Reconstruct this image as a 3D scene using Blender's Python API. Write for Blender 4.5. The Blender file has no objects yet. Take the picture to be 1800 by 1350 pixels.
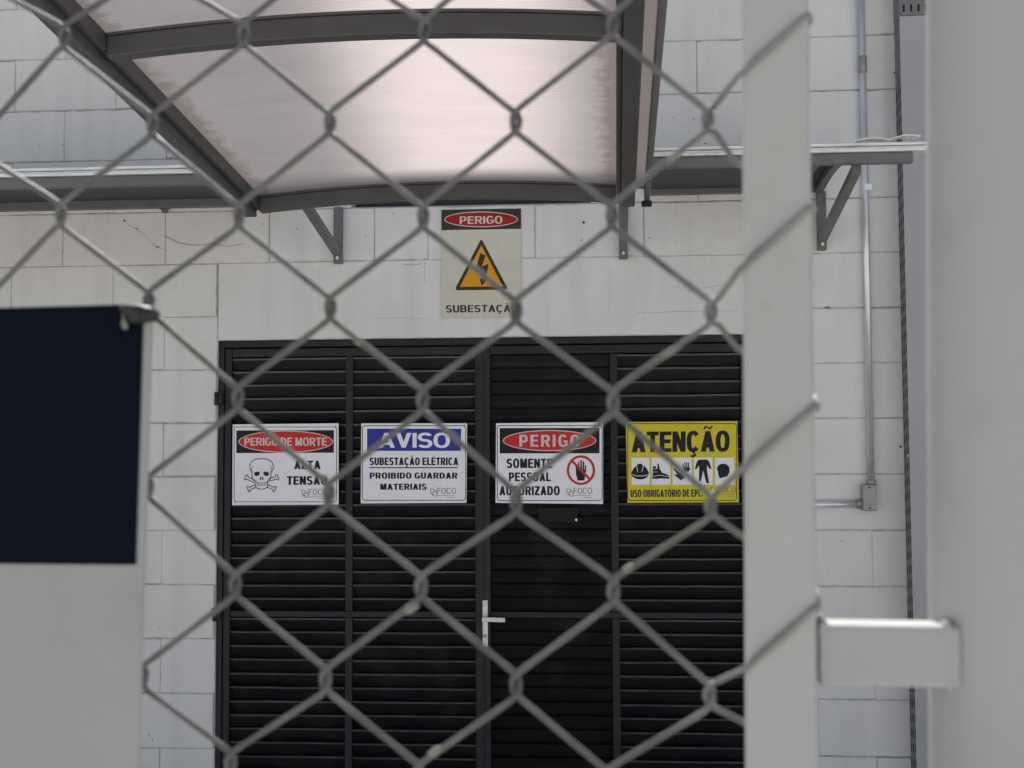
import bpy, bmesh, math, random
from mathutils import Vector, Matrix
random.seed(7)
sc = bpy.context.scene
C = sc.collection

# ------------------------------------------------------------------ camera
F_PX, PITCH, YAW, ROLL = 2300.0, 0.06076, 0.07841, -0.00454
CAM = Vector((2.2877, -4.78665, 1.64275))
Bm = Matrix.Rotation(YAW, 3, 'Z') @ Matrix.Rotation(PITCH, 3, 'X')
_r, _f, _u = Bm.col[0].copy(), Bm.col[1].copy(), Bm.col[2].copy()
RIGHT = _r * math.cos(ROLL) + _u * math.sin(ROLL)
UP = -_r * math.sin(ROLL) + _u * math.cos(ROLL)
FWD = _f
cd = bpy.data.cameras.new('camera')
cam = bpy.data.objects.new('camera', cd)
C.objects.link(cam)
cam.matrix_world = Matrix(((RIGHT.x, UP.x, -FWD.x, CAM.x), (RIGHT.y, UP.y, -FWD.y, CAM.y), (RIGHT.z, UP.z, -FWD.z, CAM.z), (0, 0, 0, 1)))
cd.sensor_width = 36.0
cd.lens = F_PX / 1800 * 36
cd.clip_start = 0.05
cd.clip_end = 500
cd.dof.use_dof = True
cd.dof.focus_distance = 4.75
cd.dof.aperture_fstop = cd.lens / 2.3
sc.camera = cam

# ------------------------------------------------------------------ world, sun, exposure
SUN_EL, SUN_AZ = math.radians(53), math.radians(-5)      # the sun is behind the building
w = bpy.data.worlds.new('World')
sc.world = w
w.use_nodes = True
nt = w.node_tree
bg = nt.nodes['Background']
sky = nt.nodes.new('ShaderNodeTexSky')
sky.sky_type = 'NISHITA'
sky.sun_disc = False
sky.sun_elevation = SUN_EL
sky.sun_rotation = SUN_AZ
sky.dust_density = 2.0
hs = nt.nodes.new('ShaderNodeHueSaturation')
hs.inputs['Saturation'].default_value = 0.5
nt.links.new(sky.outputs[0], hs.inputs['Color'])
nt.links.new(hs.outputs[0], bg.inputs[0])
bg.inputs[1].default_value = 0.07
sd = bpy.data.lights.new('sun', 'SUN')
sd.energy = 3.4
sd.angle = math.radians(9)
sd.color = (1.0, 0.965, 0.925)
sun = bpy.data.objects.new('sun', sd)
C.objects.link(sun)
sdir = Vector((math.sin(SUN_AZ) * math.cos(SUN_EL), math.cos(SUN_AZ) * math.cos(SUN_EL), math.sin(SUN_EL)))
sun.rotation_euler = sdir.to_track_quat('Z', 'Y').to_euler()
vs = sc.view_settings
vs.view_transform = 'Standard'
vs.look = 'None'
vs.gamma = 1
vs.exposure = 1.0
vs.use_curve_mapping = False

# ------------------------------------------------------------------ helpers
def ray(px, py):
    return FWD + RIGHT * ((px - 900) / F_PX) + UP * ((675 - py) / F_PX)
def at(px, py, Y):
    d = ray(px, py)
    return CAM + d * ((Y - CAM.y) / d.y)
def tag(o, label=None, cat=None, group=None, kind=None):
    if label: o['label'] = label
    if cat: o['category'] = cat
    if group: o['group'] = group
    if kind: o['kind'] = kind
    return o
def thing(name, loc, label, cat, group=None):
    o = bpy.data.objects.new(name, None)
    o.empty_display_size = 0.1
    o.location = loc
    C.objects.link(o)
    return tag(o, label, cat, group)
class MB:
    def __init__(s):
        s.v, s.f, s.sm, s.mi = [], [], [], []
    def add(s, vs, fs, smooth=False, mi=0):
        b = len(s.v)
        s.v += [Vector(v) for v in vs]
        for f in fs:
            s.f.append([b + i for i in f]); s.sm.append(smooth); s.mi.append(mi)
    def box(s, x0, y0, z0, x1, y1, z1, mi=0):
        v = [(x0, y0, z0), (x1, y0, z0), (x1, y1, z0), (x0, y1, z0), (x0, y0, z1), (x1, y0, z1), (x1, y1, z1), (x0, y1, z1)]
        s.hexa(v, mi)
    def hexa(s, v, mi=0):
        s.add(v, [(0, 3, 2, 1), (4, 5, 6, 7), (0, 1, 5, 4), (1, 2, 6, 5), (2, 3, 7, 6), (3, 0, 4, 7)], mi=mi)
    def bar(s, a, b, wx, wz, upv=(0, 0, 1), mi=0):
        a, b = Vector(a), Vector(b)
        d = (b - a).normalized()
        sx = d.cross(Vector(upv)).normalized()
        uz = sx.cross(d).normalized()
        v = []
        for p in (a, b):
            for i, j in ((-1, -1), (1, -1), (1, 1), (-1, 1)):
                v.append(p + sx * (i * wx / 2) + uz * (j * wz / 2))
        s.add(v, [(0, 1, 2, 3), (7, 6, 5, 4), (0, 4, 5, 1), (1, 5, 6, 2), (2, 6, 7, 3), (3, 7, 4, 0)], mi=mi)
    def tube(s, pts, r, n=10, cap=True, mi=0, rad=None):
        pts = [Vector(p) for p in pts]
        ring0 = len(s.v)
        up = Vector((0.13, 0.31, 0.94))
        prev = None
        for i, p in enumerate(pts):
            t = (pts[min(i + 1, len(pts) - 1)] - pts[max(i - 1, 0)]).normalized()
            if prev is None:
                nrm = t.cross(up).normalized()
            else:
                nrm = (prev - t * prev.dot(t)).normalized()
            prev = nrm
            bi = t.cross(nrm)
            rr = rad[i] if rad else r
            for k in range(n):
                a = 2 * math.pi * k / n
                s.v.append(p + nrm * (rr * math.cos(a)) + bi * (rr * math.sin(a)))
        for i in range(len(pts) - 1):
            for k in range(n):
                a = ring0 + i * n + k; b = ring0 + i * n + (k + 1) % n
                s.f.append([a, b, b + n, a + n]); s.sm.append(True); s.mi.append(mi)
        if cap:
            s.f.append([ring0 + k for k in range(n)][::-1]); s.sm.append(False); s.mi.append(mi)
            e = ring0 + (len(pts) - 1) * n
            s.f.append([e + k for k in range(n)]); s.sm.append(False); s.mi.append(mi)
    def build(s, name, mats, parent=None, bevel=0, seg=2, origin=None):
        me = bpy.data.meshes.new(name)
        off = Vector(origin) if origin is not None else Vector((0, 0, 0))
        if parent is not None and origin is None:
            off = world_loc(parent)
        me.from_pydata([tuple(v - off) for v in s.v], [], s.f)
        if not isinstance(mats, (list, tuple)): mats = [mats]
        for m in mats: me.materials.append(m)
        me.polygons.foreach_set('use_smooth', s.sm)
        me.polygons.foreach_set('material_index', s.mi)
        me.update()
        bm = bmesh.new(); bm.from_mesh(me)
        bmesh.ops.recalc_face_normals(bm, faces=bm.faces)
        bm.to_mesh(me); bm.free()
        o = bpy.data.objects.new(name, me)
        C.objects.link(o)
        if parent is not None:
            o.parent = parent
            if origin is not None: o.location = off - world_loc(parent)
        else:
            o.location = off
        if bevel:
            m = o.modifiers.new('bevel', 'BEVEL'); m.width = bevel; m.segments = seg; m.limit_method = 'ANGLE'; m.angle_limit = math.radians(40)
            m.harden_normals = False
        return o
def world_loc(o):
    l = o.location.copy()
    while o.parent is not None:
        o = o.parent; l = l + o.location
    return l

# ------------------------------------------------------------------ materials
def srgb(r, g, b):
    f = lambda c: (c / 255 / 12.92) if c / 255 <= 0.04045 else ((c / 255 + 0.055) / 1.055) ** 2.4
    return (f(r), f(g), f(b), 1)
def mat(name, col, rough=0.6, metal=0.0, var=0.12, scale=6.0, col2=None, bump=0.0, bscale=60.0, spec=0.5, stain=None, stain_scale=2.0, stain_amt=0.3, stretch=(1, 1, 1)):
    m = bpy.data.materials.new(name)
    m.use_nodes = True
    n = m.node_tree.nodes; l = m.node_tree.links
    p = n['Principled BSDF']
    tc = n.new('ShaderNodeNewGeometry')
    mp = n.new('ShaderNodeMapping'); mp.inputs['Scale'].default_value = stretch
    l.new(tc.outputs['Position'], mp.inputs['Vector'])
    no = n.new('ShaderNodeTexNoise'); no.inputs['Scale'].default_value = scale; no.inputs['Detail'].default_value = 6; no.inputs['Roughness'].default_value = 0.62
    l.new(mp.outputs[0], no.inputs['Vector'])
    cr = n.new('ShaderNodeValToRGB')
    c2 = col2 or tuple(max(0, c * (1 - var * 2)) for c in col[:3]) + (1,)
    cr.color_ramp.elements[0].position = 0.3; cr.color_ramp.elements[0].color = c2
    cr.color_ramp.elements[1].position = 0.68; cr.color_ramp.elements[1].color = col
    l.new(no.outputs[0], cr.inputs[0])
    out = cr.outputs[0]
    if stain:
        ns = n.new('ShaderNodeTexNoise'); ns.inputs['Scale'].default_value = stain_scale; ns.inputs['Detail'].default_value = 8; ns.inputs['Roughness'].default_value = 0.7
        l.new(mp.outputs[0], ns.inputs['Vector'])
        rs = n.new('ShaderNodeValToRGB')
        rs.color_ramp.elements[0].position = 0.52; rs.color_ramp.elements[0].color = (0, 0, 0, 1)
        rs.color_ramp.elements[1].position = 0.72; rs.color_ramp.elements[1].color = (stain_amt,) * 3 + (1,)
        l.new(ns.outputs[0], rs.inputs[0])
        mx = n.new('ShaderNodeMix'); mx.data_type = 'RGBA'
        l.new(rs.outputs[0], mx.inputs[0]); l.new(out, mx.inputs[6]); mx.inputs[7].default_value = stain
        out = mx.outputs[2]
    l.new(out, p.inputs['Base Color'])
    rr = n.new('ShaderNodeMapRange'); rr.inputs[3].default_value = max(0.05, rough - 0.1); rr.inputs[4].default_value = min(1, rough + 0.12)
    l.new(no.outputs[0], rr.inputs[0]); l.new(rr.outputs[0], p.inputs['Roughness'])
    p.inputs['Metallic'].default_value = metal
    p.inputs['Specular IOR Level'].default_value = spec
    if bump:
        nb = n.new('ShaderNodeTexNoise'); nb.inputs['Scale'].default_value = bscale; nb.inputs['Detail'].default_value = 5
        l.new(mp.outputs[0], nb.inputs['Vector'])
        b = n.new('ShaderNodeBump'); b.inputs['Strength'].default_value = bump; b.inputs['Distance'].default_value = 0.003
        l.new(nb.outputs[0], b.inputs['Height']); l.new(b.outputs[0], p.inputs['Normal'])
    return m
def flat(name, col, rough=0.35):
    return mat(name, col, rough=rough, var=0.04, scale=25, spec=0.22)

M = {}
M['wall'] = mat('painted_block', (0.78, 0.77, 0.75, 1), rough=0.75, var=0.035, scale=3.0, bump=0.35, bscale=110, stain=(0.60, 0.595, 0.56, 1), stain_scale=1.6, stain_amt=0.45, spec=0.25)
_w = M['wall'].node_tree.nodes; _wl = M['wall'].node_tree.links; _wp = _w['Principled BSDF']
_wg = _w.new('ShaderNodeNewGeometry'); _wm = _w.new('ShaderNodeMapping'); _wm.inputs['Scale'].default_value = (9, 9, 0.7); _wl.new(_wg.outputs['Position'], _wm.inputs[0])
_wn = _w.new('ShaderNodeTexNoise'); _wn.inputs['Scale'].default_value = 1.4; _wn.inputs['Detail'].default_value = 6; _wl.new(_wm.outputs[0], _wn.inputs[0])
_wr = _w.new('ShaderNodeMapRange'); _wr.inputs[1].default_value = 0.5; _wr.inputs[2].default_value = 0.8; _wr.inputs[3].default_value = 1.0; _wr.inputs[4].default_value = 0.88; _wl.new(_wn.outputs[0], _wr.inputs[0])
_wo = _w.new('ShaderNodeTexNoise'); _wo.inputs['Scale'].default_value = 210; _wo.inputs['Detail'].default_value = 2; _wl.new(_wg.outputs['Position'], _wo.inputs[0])
_wq = _w.new('ShaderNodeMapRange'); _wq.inputs[1].default_value = 0.25; _wq.inputs[2].default_value = 0.40; _wq.inputs[3].default_value = 0.86; _wq.inputs[4].default_value = 1.0; _wl.new(_wo.outputs[0], _wq.inputs[0])
_wx = _w.new('ShaderNodeMath'); _wx.operation = 'MULTIPLY'; _wl.new(_wr.outputs[0], _wx.inputs[0]); _wl.new(_wq.outputs[0], _wx.inputs[1])
_wk = _w.new('ShaderNodeMix'); _wk.data_type = 'RGBA'; _wk.blend_type = 'MULTIPLY'; _wk.inputs[0].default_value = 1
_src = _wp.inputs['Base Color'].links[0].from_socket; _wl.new(_src, _wk.inputs[6]); _wl.new(_wx.outputs[0], _wk.inputs[7]); _wl.new(_wk.outputs[2], _wp.inputs['Base Color'])
M['mortar'] = mat('joint_shadowed_mortar', (0.40, 0.39, 0.37, 1), rough=0.9, var=0.15, scale=30)
M['mark'] = mat('dark_mark', (0.06, 0.06, 0.06, 1), rough=0.9)
M['steel'] = mat('grey_painted_steel', (0.078, 0.077, 0.078, 1), rough=0.5, var=0.12, scale=9, stain=(0.06, 0.05, 0.045, 1), stain_scale=7, stain_amt=0.6, bump=0.12, bscale=70)
M['bracket'] = mat('bracket_steel', (0.155, 0.157, 0.155, 1), rough=0.5, var=0.1, scale=9, stain=(0.07, 0.06, 0.05, 1), stain_scale=9, stain_amt=0.6, bump=0.12, bscale=70)
M['underside'] = mat('awning_underside', (0.07, 0.07, 0.085, 1), rough=0.6, var=0.15, scale=5)
M['galv'] = mat('galvanised_flashing', (0.92, 0.92, 0.9, 1), rough=0.4, metal=0.3, var=0.12, scale=14, stain=(0.25, 0.24, 0.2, 1), stain_scale=12, stain_amt=0.8, stretch=(0.6, 2, 8))
M['conduit'] = mat('galvanised_conduit', (0.78, 0.79, 0.80, 1), rough=0.3, metal=0.6, var=0.1, scale=10)
M['box'] = mat('cast_aluminium', (0.34, 0.34, 0.34, 1), rough=0.45, metal=0.5, var=0.1, scale=12)
M['tray'] = mat('tray_zinc', (0.2, 0.2, 0.2, 1), rough=0.55, metal=0.2, var=0.08, scale=8)
M['traycover'] = mat('tray_cover', (0.40, 0.40, 0.41, 1), rough=0.6, metal=0.1, var=0.05, scale=3, bump=0.05)
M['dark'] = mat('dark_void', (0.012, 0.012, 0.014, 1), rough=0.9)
M['door'] = mat('black_door_paint', (0.009, 0.0085, 0.011, 1), rough=0.45, var=0.2, scale=8, bump=0.15, bscale=60, spec=0.25, stain=(0.028, 0.025, 0.024, 1), stain_scale=4, stain_amt=0.7)
M['doorframe'] = mat('black_frame_paint', (0.018, 0.018, 0.023, 1), rough=0.42, var=0.2, scale=10, bump=0.2, bscale=60, spec=0.3, stain=(0.05, 0.049, 0.05, 1), stain_scale=9, stain_amt=0.4)
M['lip'] = mat('louvre_lip_lit_tone', (0.075, 0.073, 0.08, 1), rough=0.4, var=0.25, scale=14, stretch=(0.6, 1, 1))  # paler than the door paint: light caught by the lips, put into their colour
M['handle'] = mat('handle_aluminium', (0.85, 0.83, 0.76, 1), rough=0.4, metal=0.35, var=0.15, scale=40)
M['wire'] = mat('painted_wire', (0.15, 0.15, 0.146, 1), rough=0.55, metal=0.15, var=0.22, scale=55, stain=(0.10, 0.12, 0.05, 1), stain_scale=11, stain_amt=0.6, bump=0.1, bscale=300)
# the wire paint turns paler and less metallic towards the post
_n = M['wire'].node_tree.nodes; _l = M['wire'].node_tree.links; _p = _n['Principled BSDF']
_g = _n.new('ShaderNodeNewGeometry'); _s = _n.new('ShaderNodeSeparateXYZ'); _l.new(_g.outputs['Position'], _s.inputs[0])
_no = _n.new('ShaderNodeTexNoise'); _no.inputs['Scale'].default_value = 45; _l.new(_g.outputs['Position'], _no.inputs[0])
_a = _n.new('ShaderNodeMath'); _a.operation = 'MULTIPLY_ADD'; _a.inputs[1].default_value = 0.04; _l.new(_no.outputs[0], _a.inputs[0]); _l.new(_s.outputs['X'], _a.inputs[2])
_m = _n.new('ShaderNodeMapRange'); _m.inputs[1].default_value = 2.325; _m.inputs[2].default_value = 2.385; _l.new(_a.outputs[0], _m.inputs[0])
_x = _n.new('ShaderNodeMix'); _x.data_type = 'RGBA'; _l.new(_m.outputs[0], _x.inputs[0])
_old = _p.inputs['Base Color'].links[0].from_socket; _l.new(_old, _x.inputs[6]); _x.inputs[7].default_value = (0.29, 0.28, 0.265, 1)
_l.new(_x.outputs[2], _p.inputs['Base Color'])
_y = _n.new('ShaderNodeMapRange'); _y.inputs[3].default_value = 0.15; _y.inputs[4].default_value = 0.0; _l.new(_m.outputs[0], _y.inputs[0]); _l.new(_y.outputs[0], _p.inputs['Metallic'])
M['post'] = mat('painted_gate_post', (0.46, 0.467, 0.447, 1), rough=0.5, var=0.04, scale=12, stain=(0.31, 0.335, 0.26, 1), stain_scale=12, stain_amt=0.6, bump=0.06, bscale=200)
M['pipe'] = mat('painted_pipe', (0.43, 0.43, 0.425, 1), rough=0.6, spec=0.25, var=0.03, scale=8, stain=(0.31, 0.31, 0.295, 1), stain_scale=18, stain_amt=0.35, bump=0.06, bscale=160)
M['panel'] = mat('white_plate', (0.36, 0.36, 0.35, 1), rough=0.5, var=0.04, scale=9, stain=(0.27, 0.275, 0.25, 1), stain_scale=14, stain_amt=0.5, bump=0.05)
M['panelblue'] = mat('dark_blue_print', (0.004, 0.0065, 0.016, 1), rough=0.8, var=0.2, scale=7, spec=0.08)
M['tie'] = mat('black_tie', (0.015, 0.015, 0.015, 1), rough=0.45, bump=0.4, bscale=300)
M['knot'] = mat('pale_knot', (0.24, 0.25, 0.2, 1), rough=0.6)
M['ground'] = mat('yard_concrete', (0.60, 0.58, 0.55, 1), rough=0.9, var=0.12, scale=2, bump=0.3, bscale=40, stain=(0.35, 0.33, 0.3, 1), stain_scale=0.8, stain_amt=0.5)
M['s_white'] = flat('sign_white', (0.90, 0.90, 0.93, 1), 0.3)
M['s_cream'] = flat('sign_cream', (0.66, 0.64, 0.53, 1), 0.5)
M['s_black'] = flat('sign_black', (0.010, 0.011, 0.014, 1), 0.35)
M['s_brown'] = flat('sign_faded_black', (0.045, 0.04, 0.036, 1), 0.5)
M['s_red'] = flat('sign_red', (0.60, 0.028, 0.022, 1), 0.35)
M['s_darkred'] = flat('sign_dark_red', (0.40, 0.014, 0.018, 1), 0.45)
M['s_pink'] = flat('sign_offwhite', (0.72, 0.6, 0.6, 1), 0.35)
M['s_blue'] = flat('sign_blue', (0.032, 0.045, 0.30, 1), 0.22)
M['s_yellow'] = flat('sign_yellow', (0.70, 0.60, 0.03, 1), 0.35)
M['s_amber'] = flat('sign_amber', (0.75, 0.36, 0.01, 1), 0.45)
M['s_grey'] = flat('sign_grey', (0.12, 0.12, 0.135, 1), 0.4)

# polycarbonate: a sheet that scatters the sky light through, with fine flutes along X
pm = bpy.data.materials.new('fluted_polycarbonate'); pm.use_nodes = True
n = pm.node_tree.nodes; l = pm.node_tree.links
n.clear()
o_ = n.new('ShaderNodeOutputMaterial')
geo = n.new('ShaderNodeNewGeometry')
sep = n.new('ShaderNodeSeparateXYZ'); l.new(geo.outputs['Position'], sep.inputs[0])
wv = n.new('ShaderNodeMath'); wv.operation = 'MULTIPLY'; wv.inputs[1].default_value = 2 * math.pi / 0.011; l.new(sep.outputs['Y'], wv.inputs[0])
sn = n.new('ShaderNodeMath'); sn.operation = 'SINE'; l.new(wv.outputs[0], sn.inputs[0])
mr = n.new('ShaderNodeMapRange'); mr.inputs[1].default_value = -1; mr.inputs[2].default_value = 1; mr.inputs[3].default_value = 0.72; mr.inputs[4].default_value = 1.0
l.new(sn.outputs[0], mr.inputs[0])
mpn = n.new('ShaderNodeMapping'); mpn.inputs['Scale'].default_value = (2.0, 5, 1)
l.new(geo.outputs['Position'], mpn.inputs[0])
ns = n.new('ShaderNodeTexNoise'); ns.inputs['Scale'].default_value = 2.5; ns.inputs['Detail'].default_value = 7; l.new(mpn.outputs[0], ns.inputs[0])
rp = n.new('ShaderNodeValToRGB')
rp.color_ramp.elements[0].position = 0.3; rp.color_ramp.elements[0].color = (0.162, 0.150, 0.153, 1)
rp.color_ramp.elements[1].position = 0.7; rp.color_ramp.elements[1].color = (0.178, 0.164, 0.167, 1)
l.new(ns.outputs[0], rp.inputs[0])
# grime gathered along the two side rails
def edge_mask(x0, x1):
    m_ = n.new('ShaderNodeMapRange'); m_.interpolation_type = 'SMOOTHSTEP'
    m_.inputs[1].default_value = x0; m_.inputs[2].default_value = x1; m_.inputs[3].default_value = 1; m_.inputs[4].default_value = 0
    jit = n.new('ShaderNodeTexNoise'); jit.inputs['Scale'].default_value = 26; jit.inputs['Detail'].default_value = 8; l.new(geo.outputs['Position'], jit.inputs[0])
    ja = n.new('ShaderNodeMath'); ja.operation = 'MULTIPLY_ADD'; ja.inputs[1].default_value = 0.10; l.new(jit.outputs[0], ja.inputs[0]); l.new(sep.outputs['X'], ja.inputs[2])
    jb = n.new('ShaderNodeMath'); jb.operation = 'SUBTRACT'; jb.inputs[1].default_value = 0.05; l.new(ja.outputs[0], jb.inputs[0])
    l.new(jb.outputs[0], m_.inputs[0])
    return m_.outputs[0]
ea = edge_mask(1.17, 1.22); eb = edge_mask(2.285, 2.235)
es = n.new('ShaderNodeMath'); es.operation = 'MAXIMUM'; l.new(ea, es.inputs[0]); l.new(eb, es.inputs[1])
em = n.new('ShaderNodeMath'); em.operation = 'MULTIPLY'; em.inputs[1].default_value = 0.5; l.new(es.outputs[0], em.inputs[0])
mx = n.new('ShaderNodeMix'); mx.data_type = 'RGBA'; l.new(em.outputs[0], mx.inputs[0]); l.new(rp.outputs[0], mx.inputs[6]); mx.inputs[7].default_value = (0.06, 0.043, 0.04, 1)
mm = n.new('ShaderNodeMix'); mm.data_type = 'RGBA'; mm.blend_type = 'MULTIPLY'; mm.inputs[0].default_value = 1; l.new(mx.outputs[2], mm.inputs[6]); l.new(mr.outputs[0], mm.inputs[7])
tr = n.new('ShaderNodeBsdfTranslucent'); l.new(mm.outputs[2], tr.inputs[0])
rf = n.new('ShaderNodeBsdfRefraction'); rf.inputs['Roughness'].default_value = 0.23; rf.inputs['IOR'].default_value = 1.72
tint = n.new('ShaderNodeMix'); tint.data_type = 'RGBA'; tint.blend_type = 'MULTIPLY'; tint.inputs[0].default_value = 1; l.new(mm.outputs[2], tint.inputs[6]); tint.inputs[7].default_value = (1, 0.93, 0.9, 1); l.new(tint.outputs[2], rf.inputs[0])
ms = n.new('ShaderNodeMixShader'); ms.inputs[0].default_value = 0.0115; l.new(tr.outputs[0], ms.inputs[1]); l.new(rf.outputs[0], ms.inputs[2])
gl = n.new('ShaderNodeBsdfGlossy'); gl.inputs['Roughness'].default_value = 0.35; gl.inputs[0].default_value = (0.8, 0.8, 0.8, 1)
ms2 = n.new('ShaderNodeMixShader'); ms2.inputs[0].default_value = 0.06; l.new(ms.outputs[0], ms2.inputs[1]); l.new(gl.outputs[0], ms2.inputs[2])
l.new(ms2.outputs[0], o_.inputs[0])
M['poly'] = pm

# ================================================================== SETTING
g = MB(); g.add([(-150, -150, 0), (150, -150, 0), (150, 150, 0), (-150, 150, 0)], [(0, 1, 2, 3)])
tag(g.build('ground', M['ground']), kind='structure')

# ------------------------------------------------------------------ block wall
DX0, DX1, DZ = 0.806, 2.795, 2.108       # door opening
TX0, TX1, TZ0, TZ1 = 1.31, 2.205, 2.603, 3.0   # dark opening above the lintel
WX0, WX1, WZ1 = -3.4, 6.2, 3.5
def quadnoise(k): return random.uniform(-1, 1) * k
def block(mb, x0, x1, z0, z1, faint=None):
    """one painted block: bevelled face standing proud of the joints, edges slightly ragged"""
    if x1 - x0 < 0.012 or z1 - z0 < 0.012: return
    y = -0.0008 - random.random() * 0.0012
    gz = [random.choice((0.0004, 0.0012, 0.0022, 0.003)), random.choice((0.0004, 0.0012, 0.0022, 0.003))]
    gx = [random.choice((0.0002, 0.0004, 0.0012, 0.0024)), random.choice((0.0002, 0.0004, 0.0012, 0.0024))]
    kz = 1.7 if z0 > 2.75 else 1.0
    gz = [g * kz for g in gz]; gx = [g * kz for g in gx]
    nx = max(2, int((x1 - x0) / 0.028)); nz = max(2, int((z1 - z0) / 0.028))
    loop = []
    for i in range(nx): loop.append((x0 + (x1 - x0) * i / nx, z0, 0))
    for i in range(nz): loop.append((x1, z0 + (z1 - z0) * i / nz, 1))
    for i in range(nx): loop.append((x1 - (x1 - x0) * i / nx, z1, 2))
    for i in range(nz): loop.append((x0, z1 - (z1 - z0) * i / nz, 3))
    outer, inner, deep = [], [], []
    cx, cz = (x0 + x1) / 2, (z0 + z1) / 2
    for (x, z, e) in loop:
        jx = gx[0] if x < cx else gx[1]; jz = gz[0] if z < cz else gz[1]
        jx = jx * random.uniform(0.3, 1.3); jz = jz * random.uniform(0.3, 1.3)
        ix = min(x1 - jx, max(x0 + jx, x)); iz = min(z1 - jz, max(z0 + jz, z))
        outer.append((ix, y + 0.0035, iz))
        deep.append((ix, 0.0045, iz))
        ax = min(x1 - jx - 0.003, max(x0 + jx + 0.003, x)); az = min(z1 - jz - 0.003, max(z0 + jz + 0.003, z))
        inner.append((ax, y, az))
    N = len(loop)
    fs = [tuple(range(N))] + [(i, (i + 1) % N, N + (i + 1) % N, N + i) for i in range(N)] + [(N + i, N + (i + 1) % N, 2 * N + (i + 1) % N, 2 * N + i) for i in range(N)]
    mb.add(inner + outer + deep, fs)
wall = MB()
for k in range(0, 18):
    z0 = k * 0.2; z1 = min(z0 + 0.2, WZ1)
    par = (k - 7) % 2                      # course 7 is the level the joints were counted from
    edges = []
    x = -3.4 if par else -3.6
    while x < 1.35: edges.append(round(x, 3)); x += 0.4
    # half block where the bond shifts
    x = (1.8 if par == 0 else 1.6) - 0.0
    if par == 0: edges = [e for e in edges if e <= 1.25] + [1.4]
    else: edges = [e for e in edges if e <= 1.01] + [1.4]
    x = 1.8 if par else 1.8
    if par: edges += [1.6]; x = 2.0
    while x < WX1 + 0.4: edges.append(round(x, 3)); x += 0.4
    for a, b in zip(edges[:-1], edges[1:]):
        a = max(a, WX0); b = min(b, WX1)
        if b <= a: continue
        # clip against the door, its lintel and the opening above
        spans = [(a, b, z0, z1)]
        def cut(spans, X0, X1, Z0, Z1):
            out = []
            for (p, q, r, s) in spans:
                if q <= X0 or p >= X1 or s <= Z0 or r >= Z1: out.append((p, q, r, s)); continue
                if p < X0: out.append((p, X0, r, s))
                if q > X1: out.append((X1, q, r, s))
                m0, m1 = max(p, X0), min(q, X1)
                if r < Z0: out.append((m0, m1, r, Z0))
                if s > Z1: out.append((m0, m1, Z1, s))
            return out
        spans = cut(spans, DX0, DX1, -1, DZ)
        spans = cut(spans, DX0, 3.0, DZ - 0.001, 2.4)
        spans = cut(spans, TX0, TX1, TZ0, TZ1)
        for s_ in spans: block(wall, *s_)
block(wall, DX0, 3.0, DZ, 2.4)             # cast lintel, painted over as one piece
block(wall, DX1, 3.0, 2.0, DZ)
# joint bed behind the blocks, with the two openings left out; then reveals
def bedrect(x0, x1, z0, z1): wall.add([(x0, 0.0025, z0), (x1, 0.0025, z0), (x1, 0.0025, z1), (x0, 0.0025, z1)], [(0, 1, 2, 3)], mi=1)
bedrect(WX0, DX0, 0, WZ1); bedrect(DX1, WX1, 0, WZ1); bedrect(DX0, DX1, DZ, TZ0); bedrect(DX0, TX0, TZ0, TZ1); bedrect(TX1, DX1, TZ0, TZ1); bedrect(DX0, DX1, TZ1, WZ1)
def reveal(x0, x1, z0, z1, d):
    wall.box(x0 - 0.02, 0.006, z0, x0 - 0.0003, d, z1 + 0.02); wall.box(x1 + 0.0003, 0.006, z0, x1 + 0.02, d, z1 + 0.02)
    wall.box(x0 - 0.0002, 0.006, z1 + 0.0003, x1 + 0.0002, d, z1 + 0.02)
reveal(DX0, DX1, 0, DZ, 0.15); reveal(TX0, TX1, TZ0, TZ1, 0.15)
wall.box(TX0, 0.006, TZ0 - 0.02, TX1, 0.15, TZ0 - 0.0005)
wall.box(WX0, 0.16, 0, WX1, 0.2, WZ1)
wall.box(WX0, -0.03, WZ1 + 0.0005, WX1, 0.22, WZ1 + 0.04)
wo = wall.build('block_wall', [M['wall'], M['mortar']])
tag(wo, 'white painted concrete block wall with thin grey joints around the black door', 'wall')
# cracks, pits and scuffs in the paint
ck = MB()
def ribbon(pts, wd, mb=ck, y=-0.0032):
    P = [at(x, yy, y) for x, yy in pts]
    for a, b in zip(P[:-1], P[1:]):
        d = (b - a); nrm = Vector((-d.z, 0, d.x)).normalized() * (wd / 2)
        mb.add([a - nrm, b - nrm, b + nrm, a + nrm], [(0, 1, 2, 3)])
ribbon([(288, 415), (298, 419), (312, 426), (328, 430), (345, 431), (362, 430), (375, 427)], 0.0018)
ribbon([(380, 430), (398, 433), (414, 431), (428, 429)], 0.0012)
ribbon([(222, 392), (232, 398), (246, 406), (254, 414), (262, 423), (270, 431), (280, 436), (294, 441)], 0.0007)
ribbon([(1118, 549), (1150, 550), (1190, 547), (1236, 548), (1298, 546)], 0.0006)
ribbon([(660, 560), (700, 559), (752, 560)], 0.0005)
ribbon([(1236, 507), (1262, 502), (1292, 498)], 0.0007)
ribbon([(708, 464), (722, 466), (740, 464)], 0.0012)
ribbon([(746, 452), (747, 470), (746, 496)], 0.0006)
ribbon([(560, 468), (561, 500), (560, 545)], 0.0005)
ribbon([(1072, 470), (1072, 520), (1071, 548)], 0.0005)
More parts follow.
